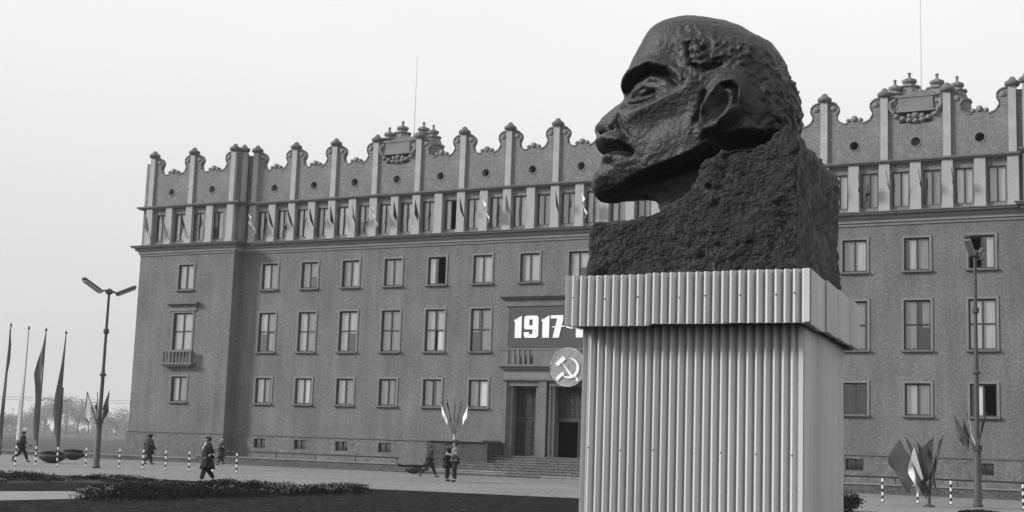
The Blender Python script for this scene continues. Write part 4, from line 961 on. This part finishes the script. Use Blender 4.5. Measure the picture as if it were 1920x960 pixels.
# -- block
prof = [(-5.622, 3.36), (-5.612, 3.906), (-5.551, 3.93), (-5.33, 3.92), (-5.146, 3.92), (-4.921, 3.992), (-4.722, 4.080), (-4.600, 4.160), (-4.506, 4.31), (-4.445, 4.42), (-4.288, 4.54), (-4.131, 4.575), (-3.997, 4.56), (-3.863, 4.575), (-3.712, 4.699), (-3.637, 4.723), (-3.565, 4.66), (-3.53, 4.55), (-3.535, 3.36)]
nP = len(prof); mb = MB(); skew = -.245
mb.add([(x-BX, -63.9-BY, z-BZ) for x, z in prof]+[(x+skew-BX, -61.5-BY, z-BZ) for x, z in prof], [tuple(range(nP))[::-1], tuple(range(nP, 2*nP))]+[(i, (i+1) % nP, (i+1) % nP+nP, i+nP) for i in range(nP)])
tmp = mb.build('tmp', None)
rm = tmp.modifiers.new('r', 'REMESH'); rm.mode = 'VOXEL'; rm.voxel_size = .026; rm.use_smooth_shade = True
sm = tmp.modifiers.new('s', 'SMOOTH'); sm.factor = .5; sm.iterations = 4
me = evaluated(tmp); me.name = 'hewn_block'; co, nn = arr(me)
for i in range(len(co)):
    p = Vector(co[i]); side = abs(nn[i][0])
    d = .030*fbm(Vector((p.x*2.2, p.y*2.2, p.z*2.2)), 3)
    q = Vector(((p.x+.4*p.z)*9, p.y*8, (p.z-.45*p.x)*11)) if side < .7 else Vector((p.x*16, p.y*17, p.z*2.6))
    am = .6+1.0*abs(noise.noise(p*1.7+Vector((5, 1, 2)))); dd_ = noise.noise(Vector((p.x*3.1+2, p.y*3.1, p.z*4.3)))
    d += am*((.026 if side < .7 else .034)*abs(noise.noise(q))+.022*noise.noise(p*14)+.022*noise.noise(p*25))-.02*dd_
    if side > .7: d -= .07*max(0, noise.noise(Vector((p.y*4, p.z*1.3, 7)))-.25)
    co[i] += nn[i]*(d-.015)
    if co[i][2] < .01: co[i][2] = max(co[i][2], -.0)
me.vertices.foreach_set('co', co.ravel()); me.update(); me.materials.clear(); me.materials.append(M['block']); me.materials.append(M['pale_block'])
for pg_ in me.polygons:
    if pg_.normal.x > .55: pg_.material_index = 1  # right-facing faces painted paler to offset the shade on that side
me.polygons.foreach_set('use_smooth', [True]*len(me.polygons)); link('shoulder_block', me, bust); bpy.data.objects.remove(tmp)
# -- head
HP = [(-5.541,6.045),(-5.441,6.170),(-5.30,6.235),(-5.063,6.264),(-4.88,6.25),(-4.739,6.213),(-4.57,6.165),(-4.421,6.10),(-4.280,6.00),(-4.13,5.862),(-4.02,5.703),(-3.95,5.473),(-3.90,5.385),(-3.86,5.245),(-3.845,5.134),(-3.86,4.946),(-3.92,4.80),(-3.95,4.6),(-3.95,3.9),
      (-5.20,3.9),(-5.27,4.22),(-5.33,4.29),(-5.382,4.315),(-5.533,4.335),(-5.745,4.342),(-5.837,4.314),(-5.929,4.302),(-6.010,4.330),(-6.047,4.40),(-6.053,4.517),(-6.045,4.603),(-6.015,4.671),(-5.946,4.715),(-5.885,4.748),(-5.893,4.785),(-5.968,4.818),(-6.000,4.879),(-5.990,4.948),(-5.941,4.993),(-5.875,5.012),(-5.885,5.022),(-5.905,5.022),(-5.980,5.052),(-6.030,5.105),(-6.020,5.154),(-5.954,5.237),(-5.863,5.311),(-5.765,5.383),(-5.785,5.427),(-5.80,5.487),(-5.77,5.554),(-5.727,5.590),(-5.695,5.681),(-5.655,5.794),(-5.600,5.917)]
HP = [(x_+(.085 if 5.4 < z_ < 6.1 else .05 if z_ >= 6.1 else .085*(z_-5.25)/.15 if 5.25 < z_ <= 5.4 else 0) if x_ < -5 else x_, z_-(.055 if z_ > 5.9 else 0)) for x_, z_ in HP]
HP = [(x_-.035 if (x_ < -5.9 and 5.03 < z_ < 5.2) else x_+.02 if (x_ < -5.9 and z_ < 4.7) else x_+.03 if (x_ < -5.8 and (4.7 < z_ < 4.8 or 5.0 < z_ < 5.03)) else x_, z_) for x_, z_ in HP]
dx = .0125; gx = np.arange(-6.15, -3.70, dx); gz = np.arange(3.85, 6.35, dx); NX, NZ = len(gx), len(gz)
GX, GZ = np.meshgrid(gx, gz, indexing='ij')
ins = np.zeros((NX, NZ), bool); j = len(HP)-1
for i in range(len(HP)):
    xi, zi = HP[i]; xj, zj = HP[j]
    c = ((zi > GZ) != (zj > GZ)) & (GX < (xj-xi)*(GZ-zi)/((zj-zi) or 1e-9)+xi); ins ^= c; j = i
uu = np.zeros((NX, NZ))
# multiresolution relaxation of the Poisson problem
def relax(uu, msk, hstep, it):
    src = hstep*hstep
    for _ in range(it):
        n4 = np.zeros_like(uu); n4[1:-1, 1:-1] = (uu[2:, 1:-1]+uu[:-2, 1:-1]+uu[1:-1, 2:]+uu[1:-1, :-2]+src)/4; uu = np.where(msk, n4, 0)
    return uu
lev = 3; cur = None
for L_ in range(lev, -1, -1):
    st_ = 2**L_; mk = ins[::st_, ::st_]; cur_ = np.zeros(mk.shape)
    if cur is not None:
        up_ = np.repeat(np.repeat(cur, 2, 0), 2, 1); a_, b_ = min(up_.shape[0], mk.shape[0]), min(up_.shape[1], mk.shape[1]); cur_[:a_, :b_] = up_[:a_, :b_]
    cur = relax(cur_, mk, dx*st_, 1500 if L_ == lev else 260)
uu = cur
w = .70*2*np.sqrt(np.maximum(uu, 0))
# flatten the skull's sides a little and keep the face full
w = .64*np.tanh(w/.64*1.12)
w = w+.03*(1-np.exp(-w/.03))*(GX < -4.2)
def G(cx, cz, sx, sz, a=0):
    X_ = GX-cx; Z_ = GZ-cz; c, s = math.cos(a), math.sin(a); p = X_*c+Z_*s; q = -X_*s+Z_*c; return np.exp(-(p/sx)**2-(q/sz)**2)
def segd(pts):
    best = np.full(GX.shape, 9.)
    for (x1, z1), (x2, z2) in zip(pts, pts[1:]):
        L2_ = (x2-x1)**2+(z2-z1)**2; t = np.clip(((GX-x1)*(x2-x1)+(GZ-z1)*(z2-z1))/L2_, 0, 1); best = np.minimum(best, np.hypot(GX-x1-t*(x2-x1), GZ-z1-t*(z2-z1)))
    return best
def ridge(pts, s): return np.exp(-(segd(pts)/s)**2)
def sst(x_): x_ = np.clip(x_, 0, 1); return x_*x_*(3-2*x_)
# jaw line: neck lies further in
jl = np.interp(GX, [-6.1, -5.9, -5.45, -5.05, -4.75, -4.55, -4.35, -4.1, -3.8], [4.15, 4.25, 4.45, 4.54, 4.63, 4.75, 4.81, 4.83, 4.86])
neck = sst((jl-GZ)/.09+.5); w = w*(1-neck)+np.minimum(w, .15+.02*sst((-5.2-GX)/.3))*neck
# nose and mouth narrower than the cheeks
nose = sst((-5.58-GX+.35*(GZ-5.2))/.20); w = w*(1-.38*nose*sst((GZ-4.98)/.06)*sst((5.45-GZ)/.1))
k_ = (w > .03)
def addw(d): 
    global w
    w = w+d*sst(w/.12)
addw(.058*ridge([(-5.75, 5.49), (-5.5, 5.57), (-5.24, 5.63), (-5.02, 5.56), (-4.88, 5.43)], .05))       # brow
addw(-.185*G(-5.34, 5.38, .29, .11, -.05)); addw(-.13*ridge([(-5.62, 5.44), (-5.48, 5.50), (-5.24, 5.55), (-5.05, 5.49), (-4.95, 5.40)], .042)); addw(-.09*G(-5.56, 5.33, .08, .12))                             # eye socket
addw(.045*G(-5.33, 5.375, .16, .055, .1)); addw(.035*ridge([(-5.5, 5.38), (-5.35, 5.425), (-5.15, 5.37), (-5.05, 5.33)], .022)); addw(-.075*ridge([(-5.5, 5.325), (-5.38, 5.315), (-5.22, 5.345)], .02)); addw(.03*ridge([(-5.48, 5.27), (-5.35, 5.25), (-5.2, 5.28)], .025)); addw(-.05*ridge([(-5.5, 5.21), (-5.35, 5.19), (-5.15, 5.24)], .03))
addw(.032*ridge([(-5.42, 5.10), (-5.2, 5.19), (-4.95, 5.27), (-4.78, 5.33)], .075)); addw(-.035*G(-5.05, 4.98, .3, .12, .3))   # cheekbone, hollow cheek
addw(.07*G(-5.72, 5.045, .085, .06)); addw(-.05*G(-5.80, 5.0, .05, .022)); addw(-.055*ridge([(-5.60, 5.10), (-5.56, 4.98), (-5.45, 4.86)], .03))   # nostril wing, fold
addw(.10*ridge([(-5.93, 4.92), (-5.75, 4.90), (-5.56, 4.84)], .055)); addw(-.09*ridge([(-5.95, 5.005), (-5.8, 4.995), (-5.66, 4.975)], .025)); addw(-.17*ridge([(-5.95, 4.785), (-5.72, 4.79), (-5.56, 4.755), (-5.44, 4.72)], .032))   # moustache, mouth
addw(.04*ridge([(-5.93, 4.74), (-5.7, 4.70)], .04)); addw(-.03*ridge([(-5.95, 4.66), (-5.7, 4.62)], .035)); addw(.06*G(-5.85, 4.5, .2, .13))        # lip, beard
addw(.03*ridge([(-5.7, 4.38), (-5.3, 4.42), (-5.0, 4.50), (-4.75, 4.62)], .06))                                # jaw edge
addw(-.05*G(-4.98, 5.62, .13, .16)) ; addw(.03*G(-5.15, 5.95, .35, .2))                                     # temple
addw(-.075*ridge([(-4.83, 5.74), (-4.77, 5.55), (-4.65, 5.48), (-4.48, 5.53)], .032)); addw(.04*ridge([(-4.75, 5.75), (-4.68, 5.6), (-4.5, 5.62)], .04))
# ear
ec = (-4.42, 5.12); GX0 = GX; GX = GX-.28*(GZ-ec[1]); ang = [R(a) for a in range(-60, 205, 12)]
helix = [(ec[0]+.155*math.cos(a)+.06*math.sin(a)*.3, ec[1]+.215*math.sin(a)) for a in ang]
eard = sst(1.15-np.hypot((GX-ec[0]+.02)/.22, (GZ-ec[1]+.0)/.34))
addw(.055*sst(eard*3)); addw(.06*ridge(helix, .036)); addw(.05*ridge([(ec[0]+.13, ec[1]-.12), (ec[0]-.0, ec[1]-.24), (ec[0]-.12, ec[1]-.27), (ec[0]-.16, ec[1]-.17)], .055))
addw(-.075*G(ec[0]-.01, ec[1]-.01, .06, .08)); addw(.05*ridge([(ec[0]+.09, ec[1]-.08), (ec[0]+.10, ec[1]+.05), (ec[0]+.02, ec[1]+.13)], .024)); addw(-.09*ridge([(ec[0]+.14, ec[1]-.02), (ec[0]+.1, ec[1]+.13), (ec[0]-.05, ec[1]+.17)], .022))
addw(.045*G(ec[0]-.17, ec[1]-.05, .035, .05)); addw(-.06*ridge([(ec[0]-.24, ec[1]+.12), (ec[0]-.23, ec[1]-.02), (ec[0]-.25, ec[1]-.15)], .028))
addw(-.04*ridge([(ec[0]-.1, ec[1]-.34), (ec[0]+.08, ec[1]-.30), (ec[0]+.24, ec[1]-.14)], .04))
GX = GX0; w[~ins] = 0
# hair mask for later
vid = -np.ones((NX, NZ), int); mbH = []
# build closed shell from both height fields
near = np.zeros((NX, NZ), bool)
near[1:-1, 1:-1] = ins[1:-1, 1:-1]
use = near.copy(); use[:-1, :] |= near[1:, :]; use[1:, :] |= near[:-1, :]; use[:, :-1] |= near[:, 1:]; use[:, 1:] |= near[:, :-1]
V = []; idA = -np.ones((NX, NZ), int); idB = -np.ones((NX, NZ), int)
ymid = -62.85
for a in range(NX):
    for b in range(NZ):
        if use[a, b]:
            x_, z_ = gx[a]-BX, gz[b]-BZ
            if ins[a, b]:
                idA[a, b] = len(V); V.append((x_, ymid-BY-w[a, b], z_)); idB[a, b] = len(V); V.append((x_, ymid-BY+w[a, b], z_))
            else: idA[a, b] = idB[a, b] = len(V); V.append((x_, ymid-BY, z_))
Fc = []
for a in range(NX-1):
    for b in range(NZ-1):
        q = [(a, b), (a+1, b), (a+1, b+1), (a, b+1)]
        if all(use[i_, j_] for i_, j_ in q) and any(ins[i_, j_] for i_, j_ in q):
            Fc.append(tuple(int(idA[i_, j_]) for i_, j_ in q)); Fc.append(tuple(int(idB[i_, j_]) for i_, j_ in q[::-1]))
me = bpy.data.meshes.new('t'); me.from_pydata(V, [], Fc); me.update(); tmp = link('tmp', me)
rm = tmp.modifiers.new('r', 'REMESH'); rm.mode = 'VOXEL'; rm.voxel_size = .0135; rm.use_smooth_shade = True
sm = tmp.modifiers.new('s', 'SMOOTH'); sm.factor = .5; sm.iterations = 2
me = evaluated(tmp); me.name = 'head'; co, nn = arr(me)
for i in range(len(co)):
    p = Vector(co[i]); X_ = p.x+BX; Z_ = p.z+BZ
    # hair: behind the temple, above the neck
    eh = math.hypot((X_-ec[0])/.30, (Z_-ec[1])/.36)
    hm = max(0., min(1., (X_+4.98+.10*(Z_-5.6))/.14))*max(0., min(1., (5.92-.28*(X_+4.5)*1.6-Z_)/.22))*max(0., min(1., (eh-.95)/.25))
    if Z_ < 5.35 and X_ < -4.6: hm = 0
    bd = max(0., min(1., (5.12+.25*(X_+5.1)-Z_)/.2))*(1 if X_ < -4.75 else 0)
    wp = p+Vector((noise.noise(p*6), noise.noise(p*6+Vector((9, 0, 0))), noise.noise(p*6+Vector((0, 9, 0)))))*.05
    am = .5+1.6*abs(noise.noise(p*1.9+Vector((3, 1, 8))))
    d = am*hm*(.038*(1-2*abs(noise.noise(wp*9)))+.026*noise.noise(wp*15)+.018*noise.noise(wp*26)-.012)
    d += bd*(.012*noise.noise(p*5)+.004*noise.noise(p*18))
    d += am*(.006*noise.noise(p*7)+.0035*noise.noise(p*24))+.012*noise.noise(p*2.6)
    co[i] += nn[i]*d
me.vertices.foreach_set('co', co.ravel()); me.update(); me.materials.clear(); me.materials.append(M['bust'])
me.polygons.foreach_set('use_smooth', [True]*len(me.polygons)); link('head', me, bust); bpy.data.objects.remove(tmp)

# ------------------------------------------------------------------ haze
hz = MB().box(-2990, 1190, -390, 2990, -1.0, 33.0)
hm_ = bpy.data.materials.new('haze_air'); hm_.use_nodes = True; n = hm_.node_tree; n.nodes.clear(); o_ = n.nodes.new('ShaderNodeOutputMaterial'); pv = n.nodes.new('ShaderNodeVolumePrincipled')
pv.inputs['Color'].default_value = (.95, .95, .95, 1); pv.inputs['Density'].default_value = .00026; pv.inputs['Anisotropy'].default_value = .2; n.links.new(pv.outputs[0], o_.inputs['Volume'])
HZ = hz.build('haze', hm_); tag(HZ, 'thin pale autumn haze over the whole square', 'haze', kind='stuff')
